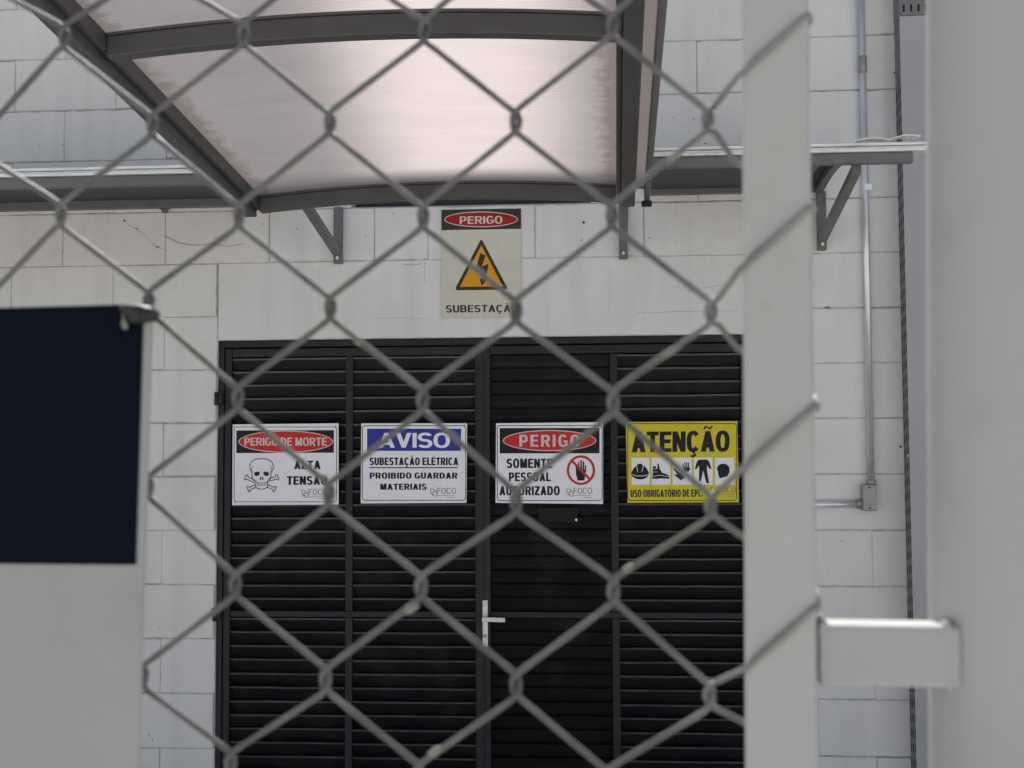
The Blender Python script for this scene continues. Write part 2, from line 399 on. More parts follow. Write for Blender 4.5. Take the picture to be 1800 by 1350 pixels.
for x, y, a, b in ((219, 388, 5, 4), (240, 402, 5, 2), (277, 434, 7, 2), (461, 394, 1.6, 3.5), (522, 402, 1.6, 4), (643, 414, 1.6, 3), (691, 375, 2, 3), (1026, 391, 5, 5), (1022, 422, 2, 3),
                   (1142, 418, 2.5, 3.5), (1044, 434, 2, 2), (1455, 540, 11, 2), (1583, 785, 5, 5), (1574, 17, 6, 5), (1572, 128, 3, 4), (103, 439, 3, 2), (68, 256, 2, 2), (110, 254, 3, 1.6), (1480, 951, 2, 2),
                   (1228, 250, 4, 1.5), (1160, 262, 2.5, 1.5), (1240, 252, 8, 1.5), (1292, 263, 2, 2), (1183, 207, 2, 2), (1220, 209, 3, 2), (262, 1292, 1.2, 5), (268, 1300, 1.2, 5), (258, 1281, 2, 1.2)):
    P = [at(x + a / 2 * math.cos(t) * random.uniform(.7, 1.2), y + b / 2 * math.sin(t) * random.uniform(.7, 1.2), -0.0033) for t in [i * math.pi / 4 for i in range(8)]]
    ck.add(P, [tuple(range(8))])
o = ck.build('paint_cracks', M['mark'], wo)
# paint drips and patches round the openings of the joints: raised light roller ridges
rd = MB()
for i in range(70):
    x = random.uniform(-0.4, 3.3); z = random.uniform(0.3, 3.6)
    if DX0 - 0.05 < x < DX1 + 0.05 and z < DZ + 0.05: continue
    if TX0 - .06 < x < TX1 + .06 and TZ0 - .06 < z < TZ1 + .06: continue
    r_ = random.uniform(0.0008, 0.0022)
    P = [(x + r_ * math.cos(t) * random.uniform(.6, 1.3), -0.0033, z + r_ * math.sin(t) * random.uniform(.6, 1.3)) for t in [i * math.pi / 3 for i in range(6)]]
    rd.add(P, [tuple(range(6))])
rd.build('paint_pits', M['mark'], wo)

# dark opening above the lintel
tw = thing('transom_opening', ((TX0 + TX1) / 2, 0.05, TZ0), 'dark blue-black strip of an opening right above the wall, behind the canopy', 'opening')
m_ = MB(); m_.box(TX0 + 0.002, 0.09, TZ0 + 0.002, TX1 - 0.002, 0.12, TZ1 - 0.002); m_.build('pane', mat('navy_pane', (0.008, 0.009, 0.02, 1), rough=0.25), tw)
m_ = MB(); m_.box(TX0 + 0.02, 0.03, TZ0 + 0.001, TX1 - 0.02, 0.06, TZ0 + 0.012); m_.build('sill_bar', M['doorframe'], tw, 0.001)

# ================================================================== DOOR
DY = 0.022
door = thing('double_door', ((DX0 + DX1) / 2, DY, 0.0), 'black metal double door with four louvred panels under the warning signs', 'door')
XC = at(849, 900, DY).x
fr = MB()
FW = 0.022
fr.box(DX0 + 0.0015, DY - 0.012, 0.005, DX0 + FW, DY + 0.05, DZ - 0.002)
fr.box(DX1 - FW, DY - 0.012, 0.005, DX1 - 0.0015, DY + 0.05, DZ - 0.002)
fr.box(DX0 + FW + 0.0003, DY - 0.012, DZ - 0.026, DX1 - FW - 0.0003, DY + 0.05, DZ - 0.002)
fr.build('door_frame', M['doorframe'], door, 0.002)
bk = MB(); bk.box(DX0 + 0.003, DY + 0.075, 0.0, DX1 - 0.003, DY + 0.08, DZ - 0.003); bk.build('dark_room_sheet', M['dark'], door)  # black sheet standing in for the unlit room behind the louvres
MZ = at(700, 1080, DY).z; ZB = 0.03; ZT = DZ - 0.03
PITCH_S = at(700, 913, DY).z - at(700, 936, DY).z
def leaf(x0, x1, xm, open_dir):
    lf = MB()
    st = 0.026
    zt = ZT
    lf.box(x0, DY - 0.008, ZB, x0 + st, DY + 0.03, zt)
    lf.box(x1 - st, DY - 0.008, ZB, x1, DY + 0.03, zt)
    lf.box(x0 + st + .0003, DY - 0.006, zt - 0.032, x1 - st - .0003, DY + 0.028, zt)
    lf.box(x0 + st + .0003, DY - 0.006, ZB, x1 - st - .0003, DY + 0.028, ZB + 0.04)
    L = lf.build('door_leaf', M['doorframe'], door, 0.0025)
    m2 = MB(); m2.box(xm - 0.0135, DY - 0.0045, ZB + 0.0405, xm + 0.0135, DY + 0.026, MZ - 0.0115); m2.box(xm - 0.0135, DY - 0.0045, MZ + 0.0115, xm + 0.0135, DY + 0.026, zt - 0.0325)
    m2.build('mullion', M['doorframe'], L, 0.002)
    m3 = MB(); m3.box(x0 + st + .0003, DY - 0.0035, MZ - 0.011, x1 - st - .0003, DY + 0.026, MZ + 0.011)
    m3.build('mid_rail', M['doorframe'], L, 0.002)
    return L, st, zt
def louvre(L, x0, x1, zt, style):
    mb = MB()
    for (za, zb) in ((ZB + 0.042, MZ - 0.012), (MZ + 0.012, zt - 0.034)):
        nsl = int((zb - za) / PITCH_S)
        p = (zb - za) / nsl
        for i in range(nsl):
            b = za + i * p
            jy = random.uniform(-0.0012, 0.0012); jt = random.uniform(-0.0015, 0.0015)
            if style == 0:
                # blade leans out towards its top; its narrow top lip is coloured paler, as if catching light
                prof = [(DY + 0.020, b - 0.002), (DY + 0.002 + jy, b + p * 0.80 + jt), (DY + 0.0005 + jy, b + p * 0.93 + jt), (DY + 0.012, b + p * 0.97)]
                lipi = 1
            else:
                prof = [(DY + 0.020, b + 0.0), (DY + 0.012 + jy, b + p * 0.5 + jt), (DY + 0.002 + jy, b + p * 0.95 + jt), (DY + 0.004, b + p * 0.99)]
                lipi = 9
            nseg = 6
            sag = [random.uniform(-0.0008, 0.0008) for _ in range(nseg + 1)]
            for k in range(3):
                v = []
                for s_ in range(nseg + 1):
                    x = x0 + (x1 - x0) * s_ / nseg
                    v += [(x, prof[k][0], prof[k][1] + sag[s_]), (x, prof[k + 1][0], prof[k + 1][1] + sag[s_])]
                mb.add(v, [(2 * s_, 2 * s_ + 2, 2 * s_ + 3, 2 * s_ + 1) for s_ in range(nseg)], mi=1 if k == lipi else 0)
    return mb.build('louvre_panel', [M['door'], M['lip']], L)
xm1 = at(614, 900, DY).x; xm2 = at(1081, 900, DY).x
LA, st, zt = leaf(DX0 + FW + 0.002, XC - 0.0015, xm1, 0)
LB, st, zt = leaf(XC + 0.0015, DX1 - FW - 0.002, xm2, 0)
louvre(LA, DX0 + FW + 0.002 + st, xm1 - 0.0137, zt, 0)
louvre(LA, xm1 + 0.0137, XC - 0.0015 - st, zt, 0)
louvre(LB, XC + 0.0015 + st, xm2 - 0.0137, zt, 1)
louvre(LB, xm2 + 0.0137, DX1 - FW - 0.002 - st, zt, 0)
# overlap strip at the meeting stiles
ov = MB(); ov.box(XC - 0.019, DY - 0.0125, ZB, XC + 0.004, DY - 0.0085, ZT); ov.build('astragal', M['doorframe'], LA, 0.001)
# hinges on the left jamb
for yy in (701, 1080):
    h = at(381, yy, -0.004)
    hm = MB(); hm.tube([(DX0 - 0.002, -0.006, h.z - 0.024), (DX0 - 0.002, -0.006, h.z + 0.024)], 0.008, 10); hm.box(DX0 + 0.003, -0.006, h.z - 0.022, DX0 + 0.02, DY - 0.013, h.z + 0.022)
    hm.build('hinge', M['doorframe'], door, 0.001)
# handle
hp = MB()
ha = at(853, 1055, DY - 0.012); hb = at(853, 1137, DY - 0.012)
hx = ha.x
hp.box(hx - 0.0095, DY - 0.0165, hb.z, hx + 0.0095, DY - 0.0128, ha.z)
HPL = hp.build('handle_plate', M['handle'], LB, 0.0015)
hl = at(853, 1087, DY - 0.02); he = at(888, 1088, DY - 0.05)
lv = MB(); lv.tube([(hx, DY - 0.0165, hl.z), (hx, DY - 0.05, hl.z)], 0.0085, 14); lv.bar((hx - 0.008, DY - 0.052, hl.z), (he.x, DY - 0.052, hl.z - 0.002), 0.009, 0.016)
lv.build('lever', M['handle'], HPL, 0.002)
kh = at(852, 1118, DY - 0.017); kk = MB(); kk.tube([(kh.x, DY - 0.0166, kh.z), (kh.x, DY - 0.022, kh.z)], 0.0065, 14); kk.build('key_cylinder', M['box'], HPL)
# worn remains of a sticker on the third panel
stn = MB(); q_ = [at(945, 893, DY - 0.002), at(1016, 892, DY - 0.002), at(1015, 919, DY - 0.002), at(948, 916, DY - 0.002)]; stn.add(q_, [(0, 1, 2, 3)])
stn.build('sticker_remains', mat('sticker_residue', (0.0085, 0.008, 0.0095, 1), rough=0.45, spec=0.2), LB)
stn = MB(); c_ = at(1013, 914, DY - 0.0035)
stn.add([(c_.x + 0.006 * math.cos(t) * random.uniform(.5, 1), c_.y, c_.z + 0.005 * math.sin(t)) for t in [i * math.pi / 4 for i in range(8)]], [tuple(range(8))]); stn.build('paint_chip', M['handle'], LB)

# ================================================================== SIGN LETTERING
def band_arc(cx, cy, rx, ry, s, h, a0, a1, n=20, e=2.4):
    def P(rx, ry, a):
        c, sn = math.cos(a), math.sin(a)
        return (cx + rx * math.copysign(abs(c) ** (2 / e), c), cy + ry * math.copysign(abs(sn) ** (2 / e), sn))
    a0, a1 = math.radians(a0), math.radians(a1)
    qs = []
    for i in range(n):
        t0 = a0 + (a1 - a0) * i / n; t1 = a0 + (a1 - a0) * (i + 1) / n
        qs.append([P(rx, ry, t0), P(rx, ry, t1), P(rx - s, ry - h, t1), P(rx - s, ry - h, t0)])
    return qs
def R(x0, y0, x1, y1): return [[(x0, y0), (x1, y0), (x1, y1), (x0, y1)]]
def glyph(ch, s, h):
    """upright sans capital in a unit-high cell: list of layers, each a list of convex polygons; and its width"""
    acc = None; base = ch
    for k, v in {'Ç': ('C', 'ced'), 'Ã': ('A', 'til'), 'É': ('E', 'acu'), 'Ó': ('O', 'acu')}.items():
        if ch == k: base, acc = v
    W = {'I': s, 'M': .86, 'N': .72, 'A': .76, 'V': .72, 'O': .76, 'G': .75, 'C': .72, 'L': .6, 'E': .64, 'F': .6, 'T': .66, 'Z': .64, 'S': .68, 'D': .72, 'U': .7, 'R': .72, 'P': .68, 'B': .72, 's': .4, ' ': .3}[base]
    w_ = W; L = []
    if base == 'I': L = [R(0, 0, s, 1)]
    elif base == 'L': L = [R(0, 0, s, 1), R(s, 0, w_, h)]
    elif base == 'E': L = [R(0, 0, s, 1), R(s, 0, w_, h), R(s, .5 - h / 2 + .02, w_ * .93, .5 + h / 2 + .02), R(s, 1 - h, w_, 1)]
    elif base == 'F': L = [R(0, 0, s, 1), R(s, .5 - h / 2, w_ * .9, .5 + h / 2), R(s, 1 - h, w_, 1)]
    elif base == 'T': L = [R(0, 1 - h, w_, 1), R(w_ / 2 - s / 2, 0, w_ / 2 + s / 2, 1 - h)]
    elif base == 'N': L = [R(0, 0, s, 1), R(w_ - s, 0, w_, 1), [[(0.01, 1), (s * 1.05, 1), (w_ - 0.01, 0), (w_ - s * 1.05, 0)]]]
    elif base == 'M': L = [R(0, 0, s, 1), R(w_ - s, 0, w_, 1), [[(0.01, 1), (s * 1.25, 1), (w_ / 2 + s * .45, 0), (w_ / 2 - s * .45, 0)]], [[(w_ - .01, 1), (w_ - s * 1.25, 1), (w_ / 2 - s * .45, 0), (w_ / 2 + s * .45, 0)]]]
    elif base == 'V': L = [[[(0, 1), (s * 1.1, 1), (w_ / 2 + s * .5, 0), (w_ / 2 - s * .5, 0)]], [[(w_, 1), (w_ - s * 1.1, 1), (w_ / 2 - s * .5, 0), (w_ / 2 + s * .5, 0)]]]
    elif base == 'A': L = [[[(0, 0), (s * 1.08, 0), (w_ / 2 + s * .5, 1), (w_ / 2 - s * .5, 1)]], [[(w_, 0), (w_ - s * 1.08, 0), (w_ / 2 - s * .5, 1), (w_ / 2 + s * .5, 1)]], R(w_ * .22, .2, w_ * .78, .2 + h * .95)]
    elif base == 'Z': L = [R(0, 0, w_, h), R(.03, 1 - h, w_, 1), [[(0, h), (s * 1.2, h), (w_, 1 - h), (w_ - s * 1.2, 1 - h)]]]
    elif base == 'O': L = [band_arc(w_ / 2, .5, w_ / 2, .52, s, h, 0, 360, 32)]
    elif base == 'C': L = [band_arc(w_ / 2, .5, w_ / 2, .52, s, h, 38, 322, 28)]
    elif base == 'G': L = [band_arc(w_ / 2, .5, w_ / 2, .52, s, h, 40, 318, 28), R(w_ - s * .9, .06, w_, .52), R(w_ * .52, .52 - h * .9, w_ - s * .9, .52)]
    elif base == 'U': L = [R(0, .38, s, 1), R(w_ - s, .38, w_, 1), band_arc(w_ / 2, .38, w_ / 2, .4, s, h, 180, 360, 16)]
    elif base in 'Ss':
        L = [band_arc(w_ / 2, 1.02 - (1.04 + h) / 4, w_ / 2, (1.04 + h) / 4, s, h, 22, 270, 18, 2.2), band_arc(w_ / 2, (1.04 + h) / 4 - .02, w_ / 2, (1.04 + h) / 4, s, h, 90, -158, 18, 2.2)]
    elif base == 'D': L = [R(0, 0, s, 1), R(s, 0, w_ * .45, h), R(s, 1 - h, w_ * .45, 1), band_arc(w_ * .45, .5, w_ * .55, .5, s, h, -90, 90, 18)]
    elif base in 'PR':
        b = .42 if base == 'P' else .46; cy = 1 - (1 - b) / 2 + 0; ry = (1 - b) / 2 + h / 4; cy = 1 - ry
        L = [R(0, 0, s, 1), R(s, 1 - h, w_ * .5, 1), R(s, 1 - 2 * ry, w_ * .5, 1 - 2 * ry + h), band_arc(w_ * .5, cy, w_ * .5, ry, s, h, -90, 90, 14)]
        if base == 'R': L.append([[(w_ * .42, 1 - 2 * ry + h * .3), (w_ * .42 + s * 1.0, 1 - 2 * ry + h * .3), (w_ * 1.02, 0), (w_ * 1.02 - s * 1.1, 0)]])
    elif base == 'B':
        ry = (1 + h) / 4
        L = [R(0, 0, s, 1), R(s, 1 - h, w_ * .5, 1), R(s, .5 - h / 2, w_ * .5, .5 + h / 2), R(s, 0, w_ * .5, h), band_arc(w_ * .46, 1 - ry, w_ * .48, ry, s, h, -90, 90, 14), band_arc(w_ * .5, ry, w_ * .5, ry, s, h, -90, 90, 14)]
    if base == 's':
        L = [[[(x * .58, y * .58) for x, y in p] for p in lay] for lay in L]
        w_ = .4
    if acc == 'acu': L.append([[(w_ * .42, 1.07), (w_ * .58, 1.07), (w_ * .78, 1.25), (w_ * .52, 1.25)]])
    if acc == 'til': L.append([[(w_ * .18, 1.08), (w_ * .3, 1.08), (w_ * .42, 1.19), (w_ * .36, 1.26), (w_ * .24, 1.2)], [(w_ * .42, 1.19), (w_ * .36, 1.26), (w_ * .66, 1.16), (w_ * .62, 1.07)], [(w_ * .66, 1.16), (w_ * .62, 1.07), (w_ * .76, 1.12), (w_ * .86, 1.24), (w_ * .75, 1.24)]])
    if acc == 'ced': L.append([[(w_ * .44, -.01), (w_ * .6, -.01), (w_ * .6, -.1), (w_ * .46, -.1)], [(w_ * .5, -.06), (w_ * .7, -.08), (w_ * .72, -.2), (w_ * .56, -.14)], [(w_ * .72, -.2), (w_ * .56, -.14), (w_ * .3, -.17), (w_ * .3, -.25), (w_ * .56, -.26)]])
    return L, w_
class Sign:
    """graphics given in photo pixels, laid on the plane y = Y; layer i floats i*0.15 mm in front of the board"""
    def __init__(s, name, quad, Y, label, boardmat, zoom, thick=0.003, tilt=0):
        s.Y = Y; s.zoom = zoom
        P = [at(x, y, Y) for x, y in quad]
        s.root = thing(name, (P[2] + P[3]) / 2, label, 'warning sign')
        s.root['group'] = 'warning signs round the door'
        b = MB(); T = Vector((0, thick, 0))
        b.hexa([P[3], P[2], P[2] + T, P[3] + T, P[0], P[1], P[1] + T, P[0] + T])
        s.board = b.build('board', boardmat, s.root, 0.0006, 1)
        s.lay = 1
    def z(s, p):
        zx, zy, x0, y0 = s.zoom
        return (x0 + p[0] / zx, y0 + p[1] / zy)
    def put(s, mb, poly, lay, raw=False):
        pts = [at(*(p if raw else s.z(p)), s.Y - 0.00015 * lay) for p in poly]
        mb.add(pts, [tuple(range(len(pts)))])
    def polys(s, name, layers, m, base=1):
        mb = MB()
        for i, lay in enumerate(layers):
            for p in lay: s.put(mb, p, base + i * 0.35)
        return mb.build(name, m, s.root)
    def text(s, name, string, box, m, base=1, stroke=.2, hstroke=.165, gap=.11, slant=(0, 0), clip=None):
        """box in zoom pixels x0,y0(top),x1,y1(bottom) of the cap height"""
        x0, y0, x1, y1 = box
        items = []; xx = 0
        for ch in string:
            L, w_ = glyph(ch, stroke, hstroke)
            if ch != ' ': items.append((xx, L))
            xx += w_ + (gap if ch != ' ' else 0)
        xx -= gap
        sx = (x1 - x0) / xx; sy = (y1 - y0)
        mb = MB()
        for (gx, L) in items:
            for i, lay in enumerate(L):
                for p in lay:
                    s.put(mb, [(x0 + (gx + a) * sx, y1 - b * sy + slant[0] * ((gx + a) * sx)) for a, b in p], base + i * 0.35)
        return mb.build(name, m, s.root)
def ell(cx, cy, rx, ry, n=40, e=2.0): return [(cx + rx * math.copysign(abs(math.cos(t)) ** (2 / e), math.cos(t)), cy + ry * math.copysign(abs(math.sin(t)) ** (2 / e), math.sin(t))) for t in [2 * math.pi * i / n for i in range(n)]]
def ringp(cx, cy, rx, ry, wd, n=40, a0=0, a1=360, e=2.0):
    return band_arc(cx, cy, rx, ry, wd, wd, a0, a1, n, e)
def line(pts, wd, closed=False):
    out = []; P = list(pts) + ([pts[0]] if closed else [])
    nn = len(P)
    dirs = []
    for i in range(nn - 1):
        dx, dy = P[i + 1][0] - P[i][0], P[i + 1][1] - P[i][1]; d = math.hypot(dx, dy) or 1
        dirs.append((dx / d, dy / d))
    def nrm(i):
        if closed and i in (0, nn - 1): a, b = dirs[0], dirs[-1]
        else: a, b = dirs[min(i, nn - 2)], dirs[max(i - 1, 0)]
        tx, ty = a[0] + b[0], a[1] + b[1]; d = math.hypot(tx, ty) or 1
        return (-ty / d * wd / 2, tx / d * wd / 2)
    for i in range(nn - 1):
        n0, n1 = nrm(i), nrm(i + 1)
        out.append([(P[i][0] - n0[0], P[i][1] - n0[1]), (P[i + 1][0] - n1[0], P[i + 1][1] - n1[1]), (P[i + 1][0] + n1[0], P[i + 1][1] + n1[1]), (P[i][0] + n0[0], P[i][1] + n0[1])])
    return out
def rrect(x0, y0, x1, y1, r, wd, skew=0):
    pts = []
    for cx, cy, a in ((x1 - r, y0 + r, -90), (x1 - r, y1 - r, 0), (x0 + r, y1 - r, 90), (x0 + r, y0 + r, 180)):
        for i in range(7):
            t = math.radians(a + 90 * i / 6); pts.append((cx + r * math.cos(t), cy + r * math.sin(t)))
    return line(pts, wd, True)
def logo(s, x, y, m, base=2, full=True, k=1.0):
    """leaf-shaped outline mark, the word FOCO in thin capitals and fine print under it"""
    if full:
        leafp = line([(x, y + 15), (x + 8, y), (x + 45, y + 12), (x + 84, y + 45), (x + 88, y + 85), (x + 72, y + 112), (x + 30, y + 92), (x + 8, y + 60), (x, y + 15)], 8) 
        leaf2 = line([(x + 40, y + 88), (x + 30, y + 60), (x + 52, y + 36), (x + 70, y + 50)], 11)
        s.polys('logo_mark', [leafp, leaf2], m, base)
    s.text('logo_lettering', 'FOCO', (x + 95, y - 8, x + 355, y + 72), M['s_grey'], base, stroke=.12, hstroke=.085, gap=.13)
    s.polys('fine_print', [[[(x + 90, y + 95), (x + 340, y + 95), (x + 340, y + 100), (x + 90, y + 100)]], [[(x + 230, y + 122), (x + 340, y + 122), (x + 340, y + 127), (x + 230, y + 127)]]], M['s_grey'], base)

SY = -0.004
Z1 = (7.943, 7.941, 400, 730)
s1 = Sign('warning_sign', [(409, 746), (595, 744), (595, 887), (408, 888)], SY, 'white PERIGO DE MORTE sign with a skull and crossbones on the black door', M['s_white'], Z1)
s1.polys('border', [rrect(92, 163, 1522, 1208, 36, 9)], M['s_black'])
s1.polys('header_band', [[[(122, 212), (1485, 207), (1485, 522), (122, 528)]]], M['s_black'])
s1.polys('header_oval', [[ell(812, 368, 652, 148)]], M['s_red'], 2)
s1.polys('header_oval_rim', [ringp(812, 368, 662, 155, 13, 48)], M['s_pink'], 3)
s1.text('header_lettering', 'PERIGO DE MORTE', (236, 312, 1388, 424), M['s_pink'], 4, stroke=.22, hstroke=.15, gap=.09)
s1.text('message_lettering', 'ALTA', (930, 632, 1298, 752), M['s_black'], 1, stroke=.27, hstroke=.19, gap=.08)
s1.text('message_lettering', 'TENSÃO', (828, 850, 1395, 970), M['s_black'], 1, stroke=.27, hstroke=.19, gap=.08)
W_ = 12
skull = [line([(345, 880), (340, 800), (318, 760), (312, 700), (330, 650), (375, 618), (440, 606), (510, 606), (575, 620), (620, 655), (640, 710), (632, 765), (606, 805), (602, 880), (560, 925), (560, 985), (535, 1020), (475, 1032), (415, 1020), (388, 985), (385, 925), (345, 880)], W_),
         line([(350, 710), (338, 750), (345, 800)], 7), line([(604, 710), (616, 750), (606, 800)], 7),
         line([(392, 905), (408, 935), (475, 945), (545, 935), (560, 905)], 7), line([(405, 935), (415, 975), (475, 985), (535, 975), (545, 935)], 6), line([(410, 957), (475, 965), (540, 957)], 4),
         line([(430, 940), (434, 978)], 3), line([(458, 945), (460, 984)], 3), line([(490, 945), (488, 984)], 3), line([(520, 940), (516, 978)], 3)]
def bone(a, b, wd, kn):
    dx, dy = b[0] - a[0], b[1] - a[1]; d = math.hypot(dx, dy); dx /= d; dy /= d; nx, ny = -dy, dx
    P = lambda t, o: (b[0] + dx * t + nx * o, b[1] + dy * t + ny * o)
    return line([(a[0] + nx * wd, a[1] + ny * wd), P(-kn * .6, wd), P(-kn * .1, kn * 1.25), P(kn * .45, kn * 1.1), P(kn * .35, kn * .25), P(kn * .35, -kn * .25), P(kn * .45, -kn * 1.1), P(-kn * .1, -kn * 1.25), P(-kn * .6, -wd), (a[0] - nx * wd, a[1] - ny * wd)], W_)
s1.polys('pictogram', skull + [bone((376, 925), (258, 866), 18, 32), bone((575, 905), (692, 866), 18, 32), bone((386, 990), (295, 1030), 18, 32), bone((560, 985), (655, 1030), 18, 32)]
         + [[[(370, 800), (400, 788), (442, 786), (450, 805), (440, 835), (408, 850), (378, 840)]], [[(580, 800), (550, 788), (505, 786), (498, 805), (508, 835), (540, 850), (572, 840)]], [[(466, 850), (470, 870), (462, 902), (446, 902), (448, 878)]], [[(484, 850), (500, 878), (502, 902), (486, 902), (478, 870)]]], M['s_black'], 1)
logo(s1, 1036, 1040, M['s_grey'])
for c_ in ((97, 152), (1512, 155), (103, 1216)): s1.polys('corner_screw', [[ell(*c_, 9, 8, 10)]], M['s_black'], 2)

Z2 = (7.943, 7.941, 625, 730)
s2 = Sign('warning_sign', [(635, 744), (821, 744), (820, 884), (634, 885)], SY, 'white sign with a blue AVISO header, second of the four on the door', M['s_white'], Z2)
s2.polys('border', [rrect(95, 145, 1538, 1186, 40, 10)], M['s_black'])
s2.polys('header_band', [[[(162, 187), (1475, 187), (1468, 497), (160, 497)]]], M['s_blue'])
s2.text('header_lettering', 'AVISO', (318, 246, 1318, 452), M['s_white'], 2, stroke=.19, hstroke=.165, gap=.05)
s2.text('message_lettering', 'SUBESTAÇÃO ELÉTRICA', (195, 590, 1435, 696), M['s_black'], 1, stroke=.28, hstroke=.18, gap=.07)
s2.polys('underline', [[[(193, 724), (1427, 724), (1427, 738), (193, 738)]]], M['s_black'])
s2.text('message_lettering', 'PROIBIDO GUARDAR', (197, 800, 1423, 884), M['s_black'], 1, stroke=.265, hstroke=.185, gap=.09)
s2.text('message_lettering', 'MATERIAIS', (345, 955, 992, 1040), M['s_black'], 1, stroke=.265, hstroke=.185, gap=.09)
logo(s2, 1046, 1022, M['s_grey'])
s2.polys('corner_screw', [[ell(1522, 138, 9, 8, 10)]], M['s_black'], 2)

Z3 = (7.943, 7.941, 860, 730)
s3 = Sign('warning_sign', [(872, 744), (1060, 742), (1060, 886), (871, 884)], SY, 'white sign reading PERIGO SOMENTE PESSOAL AUTORIZADO with a barred hand on the door', M['s_white'], Z3)
s3.polys('border', [rrect(112, 142, 1576, 1190, 42, 10)], M['s_black'])
s3.polys('header_band', [[[(146, 178), (1540, 176), (1540, 530), (146, 532)]]], M['s_black'])
s3.polys('header_oval', [[ell(842, 353, 642, 138)]], M['s_red'], 2)
s3.polys('header_oval_rim', [ringp(842, 353, 653, 148, 14, 48)], M['s_pink'], 3)
s3.text('header_lettering', 'PERIGO', (420, 272, 1262, 438), M['s_pink'], 4, stroke=.23, hstroke=.16, gap=.22)
s3.text('message_lettering', 'SOMENTE', (242, 606, 882, 736), M['s_black'], 1, stroke=.265, hstroke=.185, gap=.09)
s3.text('message_lettering', 'PESSOAL', (274, 798, 860, 922), M['s_black'], 1, stroke=.265, hstroke=.185, gap=.09)
s3.text('message_lettering', 'AUTORIZADO', (142, 988, 985, 1116), M['s_black'], 1, stroke=.265, hstroke=.185, gap=.09)
s3.polys('pictogram', [[[(1208, 720), (1226, 712), (1240, 760), (1350, 760), (1348, 830), (1335, 862), (1330, 910), (1230, 910), (1226, 868), (1210, 830)]],
                       [[(1238, 770), (1240, 648), (1256, 645), (1260, 770)]], [[(1270, 770), (1272, 625), (1292, 625), (1296, 770)]], [[(1302, 770), (1306, 642), (1326, 642), (1326, 770)]], [[(1332, 770), (1338, 700), (1354, 700), (1352, 770)]]], M['s_black'], 1)
s3.polys('prohibition_ring', [ringp(1280, 766, 198, 208, 34, 48), line([(1158, 640), (1402, 890)], 34)], M['s_red'], 3)
logo(s3, 1082, 1022, M['s_grey'])

Z4 = (7.941, 7.941, 1090, 730)
s4 = Sign('warning_sign', [(1100, 742), (1296, 740), (1299, 883), (1103, 884)], SY, 'yellow ATENÇÃO sign with five protective gear pictograms, rightmost on the door', M['s_yellow'], Z4)
s4.polys('border', [rrect(108, 116, 1628, 1190, 44, 10)], M['s_black'])
s4.text('header_lettering', 'ATENÇÃO', (162, 230, 1530, 518), M['s_black'], 1, stroke=.26, hstroke=.19, gap=.05, slant=(-.01, 0))
wins = [(160, 408), (437, 700), (732, 998), (1030, 1290), (1325, 1592)]
s4.polys('pictogram_panels', [[[(a, 592), (b, 590), (b + 5, 968), (a + 3, 972)] for a, b in wins]], M['s_white'], 1)
K = []
K += [[ell(278, 812, 124, 84, 28)], [[(165, 800), (185, 745), (225, 700), (335, 700), (375, 745), (392, 800)]], [[(238, 700), (246, 676), (300, 676), (315, 700)]]]
K += [[[(455, 715), (505, 712), (505, 742), (455, 745)]], [[(455, 750), (520, 748), (522, 680), (540, 675), (552, 745), (585, 800), (650, 822), (690, 850), (688, 872), (445, 872), (455, 820)]], [[(445, 868), (690, 868), (690, 885), (560, 882), (520, 888), (445, 884)]]]
K += [[[(868, 672), (880, 668), (890, 730), (874, 735)]], [[(896, 658), (908, 656), (916, 730), (900, 730)]], [[(922, 652), (936, 652), (940, 730), (924, 730)]], [[(948, 660), (962, 660), (962, 730), (946, 730)]], [[(874, 728), (962, 728), (985, 745), (960, 785), (900, 790)]]]
K += [[[(740, 745), (760, 735), (820, 790), (860, 800), (908, 868), (848, 908), (800, 868), (752, 835), (760, 822), (800, 830)]]]
K += [[[(1098, 618), (1215, 618), (1212, 770), (1105, 770)]], [[(1098, 618), (1072, 650), (1044, 750), (1066, 752), (1108, 690)]], [[(1215, 618), (1244, 650), (1275, 745), (1252, 750), (1208, 690)]], [[(1105, 768), (1158, 768), (1128, 925), (1100, 915)]], [[(1160, 768), (1212, 768), (1242, 945), (1206, 948)]]]
K += [[ell(1440, 745, 86, 70, 24)], [[(1358, 740), (1520, 735), (1530, 790), (1500, 850), (1390, 880), (1372, 830)]]]
s4.polys('pictogram', K, M['s_black'], 2)
for d_ in [line([(165, 828), (225, 845), (278, 848), (335, 845), (392, 828)], 8), line([(228, 690), (245, 790)], 8), line([(330, 690), (305, 790)], 8), line([(447, 858), (540, 835), (688, 858)], 6), line([(455, 792), (520, 790)], 5), line([(1158, 640), (1158, 768)], 10), line([(1372, 740), (1440, 716), (1525, 712)], 6), line([(1410, 740), (1425, 800), (1445, 840)], 6), [[(745, 770), (790, 795), (775, 770)]]]: s4.polys('pictogram_detail', [d_], M['s_white'], 5)
s4.text('message_lettering', 'USO OBRIGATÓRIO DE EPCs', (145, 1040, 1170, 1142), M['s_brown'], 1, stroke=.28, hstroke=.18, gap=.07, slant=(-.006, 0))
logo(s4, 1262, 1004, M['s_brown'], full=True)

